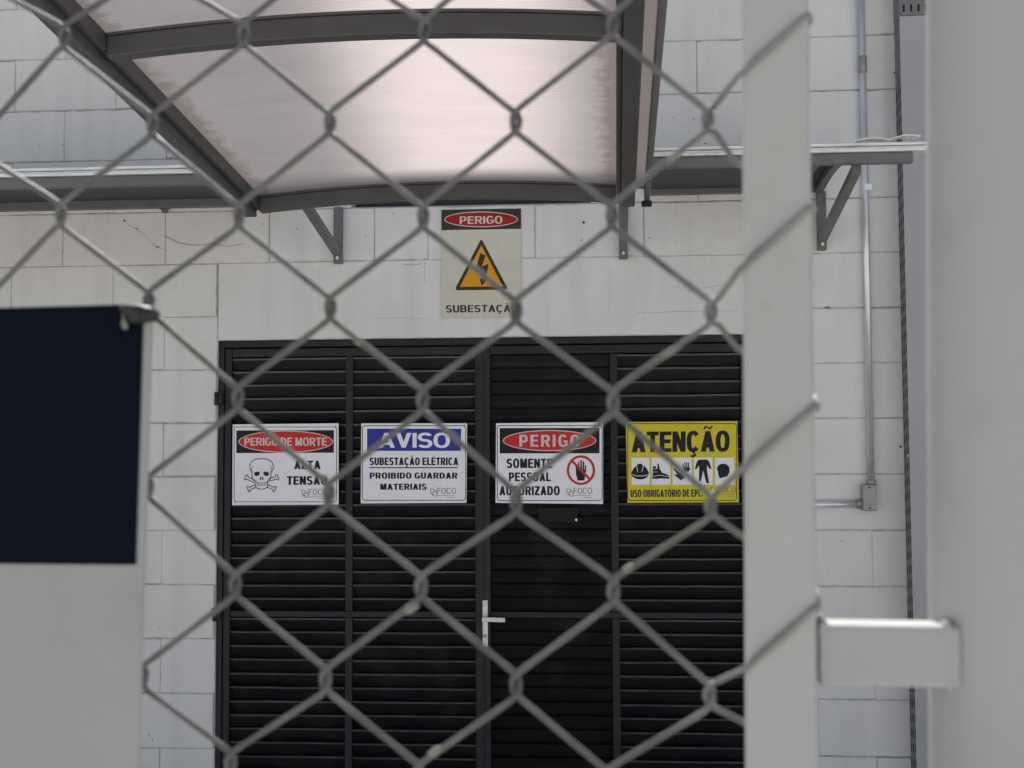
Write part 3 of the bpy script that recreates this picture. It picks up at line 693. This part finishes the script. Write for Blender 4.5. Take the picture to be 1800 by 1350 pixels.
Z5 = (6.276, 6.279, 760, 355)
s5 = Sign('warning_sign', [(776, 368), (916, 367), (916, 557), (776, 559)], -0.0075, 'cream SUBESTAÇÃO sign with yellow lightning triangle on the wall above the door', M['s_cream'], Z5)
s5.polys('header_band', [[[(100, 88), (978, 72), (978, 296), (100, 312)]]], M['s_brown'])
s5.polys('header_oval', [[ell(538, 192, 400, 80)]], M['s_darkred'], 2)
s5.polys('header_oval_rim', [ringp(538, 192, 408, 87, 10, 48)], M['s_cream'], 3)
s5.text('header_lettering', 'PERIGO', (302, 160, 772, 243), M['s_cream'], 4, stroke=.2, hstroke=.15, gap=.1, slant=(-.012, 0))
s5.polys('triangle', [[[(258, 960), (268, 975), (812, 968), (824, 955), (822, 935), (552, 425), (540, 418), (528, 425), (260, 940)]]], M['s_brown'], 1)
s5.polys('triangle_field', [[[(303, 937), (776, 932), (541, 478)]]], M['s_amber'], 2)
s5.polys('lightning_bolt', [[[(528, 562), (555, 580), (590, 584), (540, 730), (478, 742)]], [[(478, 742), (545, 712), (620, 682), (560, 775), (478, 770)]], [[(548, 735), (620, 682), (590, 850), (548, 850)]], [[(520, 842), (612, 850), (543, 925)]]], M['s_brown'], 3)
s5.text('message_lettering', 'SUBESTAÇÃO', (148, 1140, 950, 1220), M['s_brown'], 1, stroke=.215, hstroke=.17, gap=.09, slant=(-.008, 0))

# ================================================================== CANOPY over the door
ca = thing('door_canopy', (1.75, 0.0, 2.45), 'curved translucent pinkish canopy on a grey steel frame above the door', 'canopy')
RX0, RX1 = 1.108, 2.298       # outer edge of left rail, inner edge of right rail
slope = (2.705 - 2.583) / 1.47
def arch(x):                  # sag of the underside above its ends at the rear
    t = (x - 1.785) / 0.684
    return 0.0316 - 0.0393 * t * t
YF = -3.32
YR = -0.70           # the rear arch hangs at the tips of the wall brackets
ZC = 2.4445
def arc_bar(y, hgt, dpt, name='arched_bar', dz=0.0):
    mb = MB(); N = 28
    sec = []
    for i in range(N + 1):
        x = RX0 + 0.0565 + (RX1 - 0.0005 - RX0 - 0.0565) * i / N
        z = ZC + arch(x) + slope * (YR - y) + dz
        sec.append([(x, y, z), (x, y + dpt, z), (x, y + dpt, z + hgt), (x, y, z + hgt)])
    v = [p for s_ in sec for p in s_]
    fs = [(0, 1, 2, 3), (4 * N + 3, 4 * N + 2, 4 * N + 1, 4 * N)]
    for i in range(N):
        for k in range(4): fs.append((4 * i + k, 4 * i + 4 + k, 4 * i + 4 + (k + 1) % 4, 4 * i + (k + 1) % 4))
    mb.add(v, fs)
    # top lip that holds the sheet
    v = []
    for s_ in sec:
        x, _, z = s_[0]; z += hgt + 0.0005
        v += [(x, y - 0.004, z), (x, y + dpt + 0.006, z), (x, y + dpt + 0.006, z + 0.007), (x, y - 0.004, z + 0.007)]
    mb.add(v, fs)
    return mb.build(name, M['steel'], ca, 0.003)
arc_bar(-0.735, 0.046, 0.034)
arc_bar(-2.0, 0.047, 0.042)
arc_bar(-3.28, 0.047, 0.042)
def rail(x0, x1, dz, h, name='side_rail', m='steel'):
    mb = MB()
    za, zb = ZC + arch((x0 + x1) / 2) + dz, ZC + arch((x0 + x1) / 2) + dz + slope * (YR - YF)
    mb.hexa([(x0, YF, zb), (x1, YF, zb), (x1, YR, za), (x0, YR, za), (x0, YF, zb + h), (x1, YF, zb + h), (x1, YR, za + h), (x0, YR, za + h)])
    return mb.build(name, M[m], ca, 0.003)
rail(RX0, RX0 + 0.039, -0.003, 0.06)
# inner half of the left rail: deeper web seen from inside
rail(RX0 + 0.0395, RX0 + 0.056, 0.016, 0.043)
rail(RX1, RX1 + 0.015, 0.010, 0.043)
rail(RX1 + 0.0155, RX1 + 0.058, -0.005, 0.06)
# sheet
sh = MB(); N = 40; NY = 12
def zs(x, y): return ZC + arch(x) + 0.0545 + slope * (YR - y)
XS0, XS1 = RX0 + 0.004, 2.385
vt, vb = [], []
for j in range(NY + 1):
    y = YF + 0.01 + (YR - 0.005 - YF - 0.01) * j / NY
    for i in range(N + 1):
        x = XS0 + (XS1 - XS0) * i / N
        vb.append((x, y, zs(x, y) + 0.0)); vt.append((x, y, zs(x, y) + 0.006))
# a single scattering skin with a thin rim
fs = [(j * (N + 1) + i, j * (N + 1) + i + 1, (j + 1) * (N + 1) + i + 1, (j + 1) * (N + 1) + i) for j in range(NY) for i in range(N)]
sh.add(vb, fs, smooth=True)
ro = sh.build('roof_sheet', M['poly'], ca)
if ro.data.polygons[0].normal.z > 0: ro.data.flip_normals()      # outer face looks down
# outer trim bar along the right edge of the sheet
tb = MB()
z0_ = zs(XS1, YR) - 0.038; z1_ = z0_ + slope * (YR - YF)
tb.hexa([(XS1 + 0.0005, YF, z1_), (XS1 + 0.018, YF, z1_), (XS1 + 0.018, YR, z0_), (XS1 + 0.0005, YR, z0_), (XS1 + 0.0005, YF, z1_ + 0.047), (XS1 + 0.018, YF, z1_ + 0.047), (XS1 + 0.018, YR, z0_ + 0.047), (XS1 + 0.0005, YR, z0_ + 0.047)])
tb.build('edge_trim', M['bracket'], ca, 0.003)
tb = MB(); tb.box(XS1 - 0.008, YR - 0.02, z0_ - 0.018, XS1 + 0.024, YR - 0.002, z0_ - 0.001)
tb.build('end_cap', M['dark'], ca, 0.002)

def bracket(x, ztop, zbot, reach, parent, wd=0.032, ztip=None):
    """triangular bracket: upright on the wall, slanting strut out to the front beam"""
    mb = MB()
    zt_ = ztip if ztip is not None else ztop
    mb.box(x - wd / 2, -0.032, zbot, x + wd / 2, -0.003, ztop)
    up = mb.build('bracket', M['bracket'], parent, 0.003)
    mb = MB()
    a = Vector((x, -0.045, zbot + 0.04)); b = Vector((x, -reach, zt_))
    mb.bar(a, b, 0.028, 0.028, (1, 0, 0))
    mb.build('strut', M['bracket'], up, 0.002)
    mb = MB(); mb.tube([(x, -0.032, zbot + 0.02), (x, -0.037, zbot + 0.02)], 0.006, 8); mb.build('bolt', M['galv'], up)
bracket(1.266, 2.60, 2.388, 0.697, ca, ztip=2.535)
bracket(2.324, 2.60, 2.388, 0.697, ca, ztip=2.50)

# ================================================================== LEDGE AWNINGS left and right
def ledge(x0, x1, xf1, label, brackets, ribs, dz=0.0, cutb=0.055, zp=2.622):
    t = thing('metal_awning', ((x0 + x1) / 2, 0.0, 2.61), label, 'awning', 'metal rain awnings along the wall')
    mb = MB(); mb.box(x0, -0.035, zp, x1, -0.003, 2.657)
    mb.build('wall_plate', M['bracket'], t, 0.002)
    mb = MB(); mb.box(x0, -0.74, 2.560 + dz, xf1 - cutb, -0.71, 2.592 + dz)
    mb.build('front_beam', M['bracket'], t, 0.002)
    # curved skin from wall plate to beam
    mb = MB(); N = 16; prof = []
    for i in range(N + 1):
        u = i / N
        prof.append((-0.034 - u * 0.676, 2.64 + 0.030 * math.sin(u * math.pi * .75) + (dz - 0.062) * u * u))
    xe = x1
    v = [(x, y, z) for (y, z) in prof for x in (x0, xe)]
    mb.add(v, [(2 * i, 2 * i + 1, 2 * i + 3, 2 * i + 2) for i in range(N)], smooth=True)
    v = [(x, y, z + 0.004) for (y, z) in prof for x in (x0, xe)]
    mb.add(v, [(2 * i, 2 * i + 2, 2 * i + 3, 2 * i + 1) for i in range(N)], smooth=True)
    mb.build('roof_skin', M['underside'], t)
    for rx in ribs:
        mb = MB()
        for i in range(N):
            (ya, za), (yb, zb) = prof[i], prof[i + 1]
            mb.hexa([(rx - .012, ya, za - .026), (rx + .012, ya, za - .026), (rx + .012, yb, zb - .026), (rx - .012, yb, zb - .026), (rx - .012, ya, za - .002), (rx + .012, ya, za - .002), (rx + .012, yb, zb - .002), (rx - .012, yb, zb - .002)])
        mb.build('rib', M['bracket'], t)
    # folded flashing on top of the beam: three steps
    mb = MB()
    for a, b, ya in ((2.5935, 2.6025, -0.752), (2.604, 2.609, -0.746), (2.611, 2.619, -0.756)):
        nseg = 24
        v = []
        jj = [random.uniform(-0.0012, 0.0012) for _ in range(nseg + 1)]
        for i in range(nseg + 1):
            x = x0 + (xf1 - x0) * i / nseg
            v += [(x, ya + jj[i], a + dz), (x, -0.70, a + dz), (x, -0.70, b + dz + jj[i] * .4), (x, ya + jj[i], b + dz + jj[i] * .4)]
        fs = [(0, 3, 2, 1), (4 * nseg, 4 * nseg + 1, 4 * nseg + 2, 4 * nseg + 3)] + [(4 * i + k, 4 * i + 4 + k, 4 * i + 4 + (k + 1) % 4, 4 * i + (k + 1) % 4) for i in range(nseg) for k in range(4)]
        mb.add(v, fs)
    mb.build('flashing', M['galv'], t)
    for bx in brackets: bracket(bx, 2.622, 2.408, 0.715, t, ztip=2.548)
    return t
ledge(-2.6, 1.10, 1.104, 'grey metal rain awning with bright flashing on the wall left of the canopy', [-0.9], [-0.2, -1.1], -0.020, 0.0, 2.611)
tR = ledge(2.408, 3.045, 3.262, 'short metal rain awning on a triangular bracket between the canopy and the cable tray', [3.040], [3.032, 2.96])
# loose metal clips lying on the end of the right awning
mb = MB()
for (xa, xb, zc, tl) in ((3.03, 3.135, 2.628, .0), (3.14, 3.225, 2.632, .05)):
    N = 8; v = []
    for i in range(N + 1):
        u = i / N; x = xa + (xb - xa) * u; z = zc + 0.006 * math.sin(u * math.pi) + tl * 0.1 * u
        v += [(x, -0.765, z - .004), (x, -0.69, z + .004), (x, -0.69, z + .007), (x, -0.765, z - .001)]
    fs = [(0, 3, 2, 1), (4 * N, 4 * N + 1, 4 * N + 2, 4 * N + 3)] + [(4 * i + k, 4 * i + 4 + k, 4 * i + 4 + (k + 1) % 4, 4 * i + (k + 1) % 4) for i in range(N) for k in range(4)]
    mb.add(v, fs)
mb.tube([(3.19, -0.73, 2.638), (3.19, -0.73, 2.648)], 0.005, 8)
mb.build('flashing_clip', M['galv'], tR)
# small clip under the left awning
cl = thing('wall_clip', at(289, 369, -0.004), 'small grey metal clip under the left awning beside a hairline crack', 'clip')
p_ = at(289, 370, -0.01)
mb = MB(); mb.box(p_.x - 0.011, -0.012, p_.z - 0.009, p_.x + 0.011, -0.0032, p_.z + 0.004); mb.box(p_.x - 0.02, -0.009, p_.z + 0.0045, p_.x + 0.02, -0.0032, p_.z + 0.008); mb.build('clip_body', M['bracket'], cl, 0.001)

# ================================================================== CONDUIT, BOX, TRAY
cx = at(1521, 0, -0.02).x; cbz = at(1527, 850, -0.02)
XCON = 0.5 * (at(1524, 300, -0.018).x + at(1527, 800, -0.018).x)
co = thing('conduit_pipe', (XCON, -0.018, cbz.z), 'galvanised conduit running up the wall and left from a small junction box', 'pipe')
mb = MB(); mb.tube([(XCON, -0.018, cbz.z + 0.001), (XCON, -0.018, 3.495)], 0.0125, 20); mb.build('upright_pipe', M['conduit'], co)
hz = at(1470, 886, -0.018).z
bl = at(1513, 886, -0.018).x
mb = MB(); mb.tube([(bl - 0.0, -0.018, hz), (DX1 + 0.06, -0.018, hz - 0.002)], 0.0125, 20); mb.build('side_pipe', M['conduit'], co)
jz = at(1522, 113, -0.018).z
mb = MB(); mb.tube([(XCON, -0.018, jz - 0.03), (XCON, -0.018, jz + 0.03)], 0.0155, 20); mb.tube([(XCON, -0.0335, jz), (XCON, -0.037, jz)], 0.003, 8); mb.build('coupling', M['box'], co, 0.001)
cz_ = at(1527, 330, -0.018).z
mb = MB(); mb.box(XCON - 0.004, -0.034, cz_ - 0.012, XCON + 0.022, -0.031, cz_ + 0.012); mb.build('clamp', M['s_white'], co, 0.001)
ja, jb = at(1516, 850, -0.045), at(1542, 898, -0.045)
jbx = thing('junction_box', ((ja.x + jb.x) / 2, 0, jb.z), 'small grey metal junction box where the two conduits meet', 'junction box')
mb = MB(); mb.box(ja.x, -0.042, jb.z, jb.x, -0.003, ja.z - 0.004)
mb.tube([(XCON, -0.018, ja.z - 0.004), (XCON, -0.018, ja.z + 0.014)], 0.0165, 16)
mb.tube([(ja.x, -0.018, hz), (ja.x - 0.018, -0.018, hz)], 0.0165, 16)
mb.build('box_body', M['box'], jbx, 0.002)
mb = MB(); mb.box(ja.x + 0.003, -0.0445, jb.z + 0.003, jb.x - 0.001, -0.0425, ja.z - 0.007); mb.build('cover', M['box'], jbx, 0.0008)
for zz in (jb.z + 0.010, ja.z - 0.014):
    mb = MB(); mb.tube([((ja.x + jb.x) / 2, -0.0446, zz), ((ja.x + jb.x) / 2, -0.0465, zz)], 0.0035, 10); mb.build('cover_screw', M['mark'], jbx)

# perforated cable tray standing on the wall; its slotted side faces the camera's left
TXL = 3.317; TY = -0.10; TXR = 3.62
tray = thing('cable_tray', (TXL + 0.1, 0, 0.0), 'tall grey perforated metal cable tray running up the wall beside the conduit', 'cable tray')
def slotted(name, parent, origin, ua, va, un, vn, cells_u, cells_v, su, sv, th, m, stagger=0.0):
    """sheet spanned by directions ua (size un) and va (size vn) with real slots cut in a grid"""
    ua, va = Vector(ua), Vector(va); o0 = Vector(origin)
    mb = MB(); pu = un / cells_u; pv = vn / cells_v; nrm = ua.cross(va).normalized()
    for i in range(cells_u):
        for j in range(cells_v):
            sh_ = 0.0
            u0, u1, v0, v1 = i * pu, (i + 1) * pu, j * pv, (j + 1) * pv
            a0, a1 = (u0 + u1) / 2 - su / 2, (u0 + u1) / 2 + su / 2
            off = (stagger * pv) * (i - (cells_u - 1) / 2)
            b0, b1 = (v0 + v1) / 2 - sv / 2 + off, (v0 + v1) / 2 + sv / 2 + off
            b0 = max(b0, v0 + 0.0002); b1 = min(b1, v1 - 0.0002)
            P = lambda u, v: o0 + ua * u + va * v
            vsx = [P(u0, v0), P(u1, v0), P(u1, v1), P(u0, v1), P(a0, b0), P(a1, b0), P(a1, b1), P(a0, b1)]
            mb.add(vsx, [(0, 1, 5, 4), (1, 2, 6, 5), (2, 3, 7, 6), (3, 0, 4, 7)])
    return mb.build(name, m, parent)
HT = 2.99
slotted('slotted_side', tray, (TXL, -0.004, 0.0), (0, -1, 0), (0, 0, 1), 0.096, HT, 3, 58, 0.0125, 0.027, 0.001, M['tray'], 0.1)
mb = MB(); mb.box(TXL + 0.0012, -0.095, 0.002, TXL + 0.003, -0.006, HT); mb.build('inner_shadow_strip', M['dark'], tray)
mb = MB(); mb.box(TXL - 0.002, -0.1015, 0.0, TXR, -0.1003, HT); mb.build('front_cover', M['traycover'], tray)
for zz in (1.665 + 0.0, 2.75):
    mb = MB(); mb.tube([(TXL - 0.001, -0.085, zz), (TXL - 0.006, -0.085, zz)], 0.005, 10); mb.build('bolt', M['galv'], tray)
# horizontal run crossing at the top, standing out further; slotted underside
ZU = 2.99 + 0.004
zt1 = at(1600, 27, -0.103).z
tr2 = thing('cable_tray', (TXL + 0.3, -0.1, zt1), 'horizontal slotted cable tray crossing the top of the upright tray', 'cable tray')
slotted('slotted_face', tr2, (TXL, -0.104, zt1), (1, 0, 0), (0, 0, 1), 1.3, 0.156, 50, 3, 0.0075, 0.0265, 0.001, M['tray'])
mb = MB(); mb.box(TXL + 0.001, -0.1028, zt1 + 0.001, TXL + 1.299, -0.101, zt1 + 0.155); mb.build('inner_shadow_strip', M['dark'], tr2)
mb = MB(); mb.box(TXL - 0.0015, -0.1045, zt1, TXL - 0.0003, -0.003, zt1 + 0.156); mb.box(TXL, -0.1, zt1 + 0.1563, TXL + 1.3, -0.003, zt1 + 0.158); mb.build('side_wall', M['tray'], tr2)
# extend the upright cover to the crossing tray
if zt1 > HT:
    slotted('slotted_side', tray, (TXL, -0.004, HT + 0.0005), (0, -1, 0), (0, 0, 1), 0.096, zt1 - HT - 0.001, 3, max(1, int((zt1 - HT) / 0.0515)), 0.009, 0.0235, 0.001, M['tray'], 0.1)
    mb = MB(); mb.box(TXL - 0.002, -0.1015, HT + 0.0003, TXR, -0.1003, zt1 - 0.001); mb.build('front_cover', M['traycover'], tray)

# ================================================================== CHAIN-LINK FENCE in the foreground
FD = 0.5
P0 = CAM + FWD * FD
FA = -0.09
FU = Vector((math.cos(FA), math.sin(FA), 0)); FN = Vector((-math.sin(FA), math.cos(FA), 0))   # FN points away from the camera
if FN.dot(FWD) < 0: FN = -FN
def fp(px, py, off=0.0):
    """photo point -> point of the fence plane, off metres nearer the camera"""
    d = ray(px, py); o0 = P0 - FN * off
    t = (o0 - CAM).dot(FN) / d.dot(FN)
    return CAM + d * t
def uv(p): q = p - P0; return q.dot(FU), q.z
def fw(u, z, off=0.0): return P0 + FU * u + Vector((0, 0, z)) - FN * off
meas = {(0, 0): (113, 68), (0, 2): (107, 380), (1, 1): (268, 222), (1, 3): (262, 533), (1, 5): (260, 858), (1, 7): (251, 1190), (2, 0): (428, 62), (2, 2): (420, 381), (2, 4): (418, 702), (2, 6): (413, 1030), (2, 8): (405, 1345),
        (3, 1): (580, 218), (3, 3): (581, 543), (3, 5): (578, 870), (3, 7): (572, 1196), (4, 0): (746, 55), (4, 2): (744, 382), (4, 4): (743, 705), (4, 6): (740, 1033), (4, 8): (735, 1365),
        (5, 1): (907, 215), (5, 3): (907, 547), (5, 5): (907, 882), (5, 7): (907, 1205), (6, 0): (1077, 45), (6, 2): (1076, 380), (6, 4): (1078, 708), (6, 6): (1078, 1040), (6, 8): (1066, 1375),
        (7, 1): (1244, 210), (7, 3): (1250, 548), (7, 5): (1249, 888), (7, 7): (1247, 1222),
        (8, 0): (1420, 42), (8, 2): (1426, 371), (8, 4): (1432, 713), (8, 6): (1434, 1056), (8, 8): (1437, 1398)}
# regular lattice fitted to the measured nodes, used outside the picture
S = [(c, r, *uv(fp(*p))) for (c, r), p in meas.items() if c < 8]
n_ = len(S); mc = sum(s[0] for s in S) / n_; mr_ = sum(s[1] for s in S) / n_; mu = sum(s[2] for s in S) / n_; mz = sum(s[3] for s in S) / n_
du = sum((s[0] - mc) * (s[2] - mu) for s in S) / sum((s[0] - mc) ** 2 for s in S)
dz = sum((s[1] - mr_) * (s[3] - mz) for s in S) / sum((s[1] - mr_) ** 2 for s in S)
print('mesh pitch', du, dz)
nodes = {}
CM, R0, R1 = -5, -12, 32
for c in range(CM, 9):
    for r in range(R0, R1):
        if (c + r) % 2: continue
        if (c, r) in meas: nodes[(c, r)] = uv(fp(*meas[(c, r)]))
        else:
            u_, z_ = mu + (c - mc) * du, mz + (r - mr_) * dz
            if c == 8: u_ = nodes.get((8, 2), uv(fp(*meas[(8, 2)])))[0]
            if r > 8:     # carry on downwards from the last measured row of the column
                last = [(rr, meas[(c, rr)]) for rr in range(8, -1, -1) if (c, rr) in meas]
                if last:
                    u0_, z0_ = uv(fp(*last[0][1])); z_ = z0_ + (r - last[0][0]) * dz; u_ = u0_
            u_ += random.uniform(-.0006, .0006); z_ += random.uniform(-.0006, .0006)
            nodes[(c, r)] = (u_, z_)
fence = thing('chain_link_fence', Vector((fw(0.13, 0).x, fw(0.13, 0).y, 0)), 'blurred chain link fence of pale painted wire with its square frame post and round pipe', 'fence')
WR = 0.00122
PHW = 0.0125      # half depth of the frame post
def wire_pts(c):
    """one zigzag wire between columns c and c+1; the strands rising to the right lie in front"""
    pts = []
    hk = 0.0013; eye = 0.0046 if c < 7 else 0.0040
    ex, ez = (0.0046, 0.0029) if c < 7 else (0.0030, 0.0013)
    right_post = (c + 1 == 8)
    for r in range(R0, R1):
        cc = c if (c + r) % 2 == 0 else c + 1
        if (cc, r) not in nodes: continue
        u_, z_ = nodes[(cc, r)]
        # direction of travel is downwards; arriving strand and leaving strand sit on opposite faces
        if cc == c + 1:       # turn at the right: arrives from upper left (back), leaves to lower left (front)
            if right_post:
                pl = nodes_post_left
                pts += [(pl[0] - .002, z_ + 0.0228, -PHW - WR), (u_ - 0.002, z_ + 0.006, -PHW - WR), (u_ + WR * .3, z_ + 0.003, -PHW * .8), (u_ + WR * .5, z_ + .001, 0), (u_ + WR * .2, z_ - 0.0015, PHW * .8), (u_ - 0.003, z_ - 0.003, PHW + WR * 1.1), (pl[0] - .0005, z_ - 0.0225, PHW + WR * 1.1)]
            else:
                pts += [(u_ - 0.0046, z_ + eye + .0029, -WR * .95), (u_ - 0.001, z_ + eye, -WR * .95), (u_ + hk * .75, z_ + eye * .5, -WR * .6), (u_ + hk, z_, 0), (u_ + hk * .75, z_ - eye * .5, WR * .6), (u_ - 0.001, z_ - eye, WR * .95), (u_ - 0.0046, z_ - eye - .0029, WR * .95)]
        else:                 # turn at the left: arrives from upper right (front), leaves to lower right (back)
            pts += [(u_ + ex, z_ + eye + ez, WR * .95), (u_ + 0.001, z_ + eye, WR * .95), (u_ - hk * .75, z_ + eye * .5, WR * .6), (u_ - hk, z_, 0), (u_ - hk * .75, z_ - eye * .5, -WR * .6), (u_ + 0.001, z_ - eye, -WR * .95), (u_ + ex, z_ - eye - ez, -WR * .95)]
    return pts
pleft = [uv(fp(1304, 0)), uv(fp(1310, 1350))]; pright = [uv(fp(1419, 0)), uv(fp(1436, 1350))]
nodes_post_left = ((pleft[0][0] + pleft[1][0]) / 2, 0)
def catmull(P, n=3):
    out = []
    for i in range(len(P) - 1):
        p0 = P[max(i - 1, 0)]; p1 = P[i]; p2 = P[i + 1]; p3 = P[min(i + 2, len(P) - 1)]
        L_ = (p2 - p1).length
        if L_ > 0.015:         # long straight strand: keep it nearly straight
            out += [p1 + (p2 - p1) * t for t in (0, .06, .25, .5, .75, .94)]
        else:
            for k in range(n):
                t = k / n
                out.append(0.5 * ((2 * p1) + (p2 - p0) * t + (2 * p0 - 5 * p1 + 4 * p2 - p3) * t * t + (3 * p1 - p0 - 3 * p2 + p3) * t ** 3))
    out.append(P[-1])
    return out
for c in range(CM, 8):
    P = [fw(u_, z_, o_f) for (u_, z_, o_f) in wire_pts(c)]
    P = [p for p in P if p.z > 0.03]
    mb = MB(); Q = catmull([Vector(p) for p in P])
    rad = [WR * (1 + 0.06 * math.sin(i * 1.7 + c) + random.uniform(-.03, .03)) for i in range(len(Q))]
    mb.tube(Q, WR, 10, rad=rad)
    mb.build('wire', M['wire'], fence)
# drips of paint left on some strands
for (na, nb, t_, r0, hl) in (((4, 6), (3, 7), .09, 1.9, .10), ((5, 7), (4, 8), .82, 1.7, .09), ((7, 5), (6, 6), .84, 1.6, .08), ((7, 3), (6, 4), .42, 1.35, .16), ((3, 3), (4, 4), .3, 1.3, .06), ((7, 1), (6, 2), .35, 1.4, .12), ((2, 4), (3, 5), .93, 1.4, .04), ((0, 0), (1, 1), .28, 1.5, .06)):
    f_ = 1 if nb[0] < na[0] else -1
    A_, B_ = nodes[na], nodes[nb]
    e0, e1 = (0.0052 * 1.0, -0.0052 * 1.0)
    a_ = fw(A_[0], A_[1] - .0052, f_ * WR * .95); b_ = fw(B_[0], B_[1] + .0052, f_ * WR * .95)
    mb = MB(); Q = [a_.lerp(b_, t_ + hl * 1.35 * (k / 8 - .5)) for k in range(9)]
    mb.tube(Q, 0.001, 10, rad=[WR * (.8 + (r0 * .82 - .8) * math.sin(math.pi * (k + .6) / 9.2) ** .7 * random.uniform(.85, 1.1)) for k in range(9)])
    mb.build('paint_blob', M['knot'], fence)
# square frame post
def lean_box(pl, pr, depth, z_top, z_bot, off=0.0):
    (ul0, zl0), (ul1, zl1) = pl; (ur0, zr0), (ur1, zr1) = pr
    def L(z): t = (z - zl1) / (zl0 - zl1); return ul1 + (ul0 - ul1) * t
    def Rr(z): t = (z - zr1) / (zr0 - zr1); return ur1 + (ur0 - ur1) * t
    v = []
    for z in (z_bot, z_top):
        z = z - P0.z
        v += [fw(L(z), z, depth / 2 + off), fw(Rr(z), z, depth / 2 + off), fw(Rr(z), z, -depth / 2 + off), fw(L(z), z, -depth / 2 + off)]
    return v
mb = MB(); mb.hexa(lean_box(pleft, pright, PHW * 2, 2.25, 0.02)); mb.build('frame_post', M['post'], fence, 0.0028, 4)
# strap between frame post and hinge pipe
sl = uv(fp(1436, 1092)); sr = uv(fp(1662, 1092)); sb = uv(fp(1550, 1200))
z_t = uv(fp(1550, 1094))[1]; z_b = uv(fp(1550, 1201))[1]
mb = MB(); mb.box(0, 0, 0, 0, 0, 0); mb = MB()
mb.hexa([fw(sl[0] - .0005, z_b, .009), fw(sr[0] + .004, z_b, .009), fw(sr[0] + .004, z_b, -.010), fw(sl[0] - .0005, z_b, -.010), fw(sl[0] - .0005, z_t, .009), fw(sr[0] + .004, z_t, .009), fw(sr[0] + .004, z_t, -.010), fw(sl[0] - .0005, z_t, -.010)])
strap = mb.build('strap', M['pipe'], fence, 0.002, 3)
for (uu, lst) in ((sl[0] + .0015, 0), (sr[0] - 0.0005, 1)):
    mb = MB(); Q = []; rad = []
    for i in range(22):
        t = i / 21
        Q.append(fw(uu + random.uniform(-.0003, .0003), z_b - .0005 + (z_t - z_b + .001) * t, .0085 if lst == 0 else .0078)); rad.append(0.0011 + 0.0005 * abs(math.sin(i * 1.3)) * random.uniform(.6, 1.2))
    mb.tube(Q, .002, 10, rad=rad)
    Q = []; rad = []
    for i in range(12):
        t = i / 11
        Q.append(fw(uu + random.uniform(-.0005, .0005), z_t + 0.0002, .009 - .018 * t)); rad.append(0.0011 + 0.0005 * abs(math.sin(i * 1.4)))
    mb.tube(Q, .002, 10, rad=rad)
    mb.build('weld_bead', M['pipe'], strap)
# round hinge pipe
PR = 0.027
pu0 = uv(fp(1637, 0))[0]; pu1 = uv(fp(1641, 1150))[0]; z0p, z1p = uv(fp(1637, 0))[1], uv(fp(1641, 1150))[1]
def pc(z):
    t = (z - P0.z - z1p) / (z0p - z1p); return pu1 + (pu0 - pu1) * t + PR * 1.0
mb = MB(); mb.tube([fw(pc(z), z - P0.z, -0.012) for z in (0.0, 0.7, 1.4, 1.6, 2.0, 2.5)], PR, 64)
pipe = mb.build('round_pipe', M['pipe'], fence)
zc = uv(fp(1640, 1150))[1] + P0.z

# ------------------------------------------------------------------ plate tied to the fence at the left
OFFP = 0.0065
pa, pb = uv(fp(268, 545, OFFP)), uv(fp(244, 1350, OFFP))
ptop = uv(fp(100, 540, OFFP))[1]
pdark = uv(fp(100, 991, OFFP))[1]
plate = thing('notice_plate', fw(pa[0] - 0.2, pb[1] - 0.2, OFFP), 'blurred white plate with a big dark blue rectangle tied to the left of the fence', 'plate')
def ur(z): t = (z - pb[1]) / (pa[1] - pb[1]); return pb[0] + (pa[0] - pb[0]) * t
zl = pb[1] - 0.25
lean = 0.0
def pquad(u0f, u1f, z0, z1, d0, d1):
    return [fw(u0f(z0), z0, d0), fw(u1f(z0), z0, d0), fw(u1f(z0), z0, d1), fw(u0f(z0), z0, d1), fw(u0f(z1), z1, d0), fw(u1f(z1), z1, d0), fw(u1f(z1), z1, d1), fw(u0f(z1), z1, d1)]
mb = MB(); mb.hexa(pquad(lambda z: -0.52, ur, zl, ptop, OFFP + .0015, OFFP - .0015)); mb.build('plate_sheet', M['panel'], plate, 0.0006)
wmar = uv(fp(268, 700, OFFP))[0] - uv(fp(257.5, 700, OFFP))[0]
mb = MB(); mb.hexa(pquad(lambda z: -0.515, lambda z: ur(z) - wmar * 1.15, pdark, ptop + .0001, OFFP + .0021, OFFP + .0016)); mb.build('blue_print', M['panelblue'], plate)
# black tie round the corner of the plate
tA = fp(222, 541, OFFP + .004); tB = fp(268, 552, OFFP + .003)
mb = MB()
Q = [fp(214, 543, OFFP + .0035), fp(226, 545, OFFP + .0052), fp(243, 548, OFFP + .0056), fp(258, 552, OFFP + .005), fp(269, 554, OFFP + .0015), fp(272, 553, -.002)]
mb.tube(Q, .0022, 10, rad=[.0014, .0026, .0030, .0032, .0028, .0016])
mb.tube([fp(262, 560, OFFP + .004), fp(250, 556, OFFP + .006), fp(238, 560, OFFP + .005), fp(224, 556, OFFP + .004)], .0022, 10, rad=[.0018, .0026, .0024, .0014])
tie = mb.build('wire_tie', M['tie'], plate)
mb = MB(); mb.tube([fp(216, 548, OFFP + .005), fp(217, 560, OFFP + .005), fp(219, 570, OFFP + .0055), fp(221, 579, OFFP + .005)], .001, 10, rad=[.0004, .0006, .0015, .0008]); mb.build('twisted_end', M['knot'], plate)
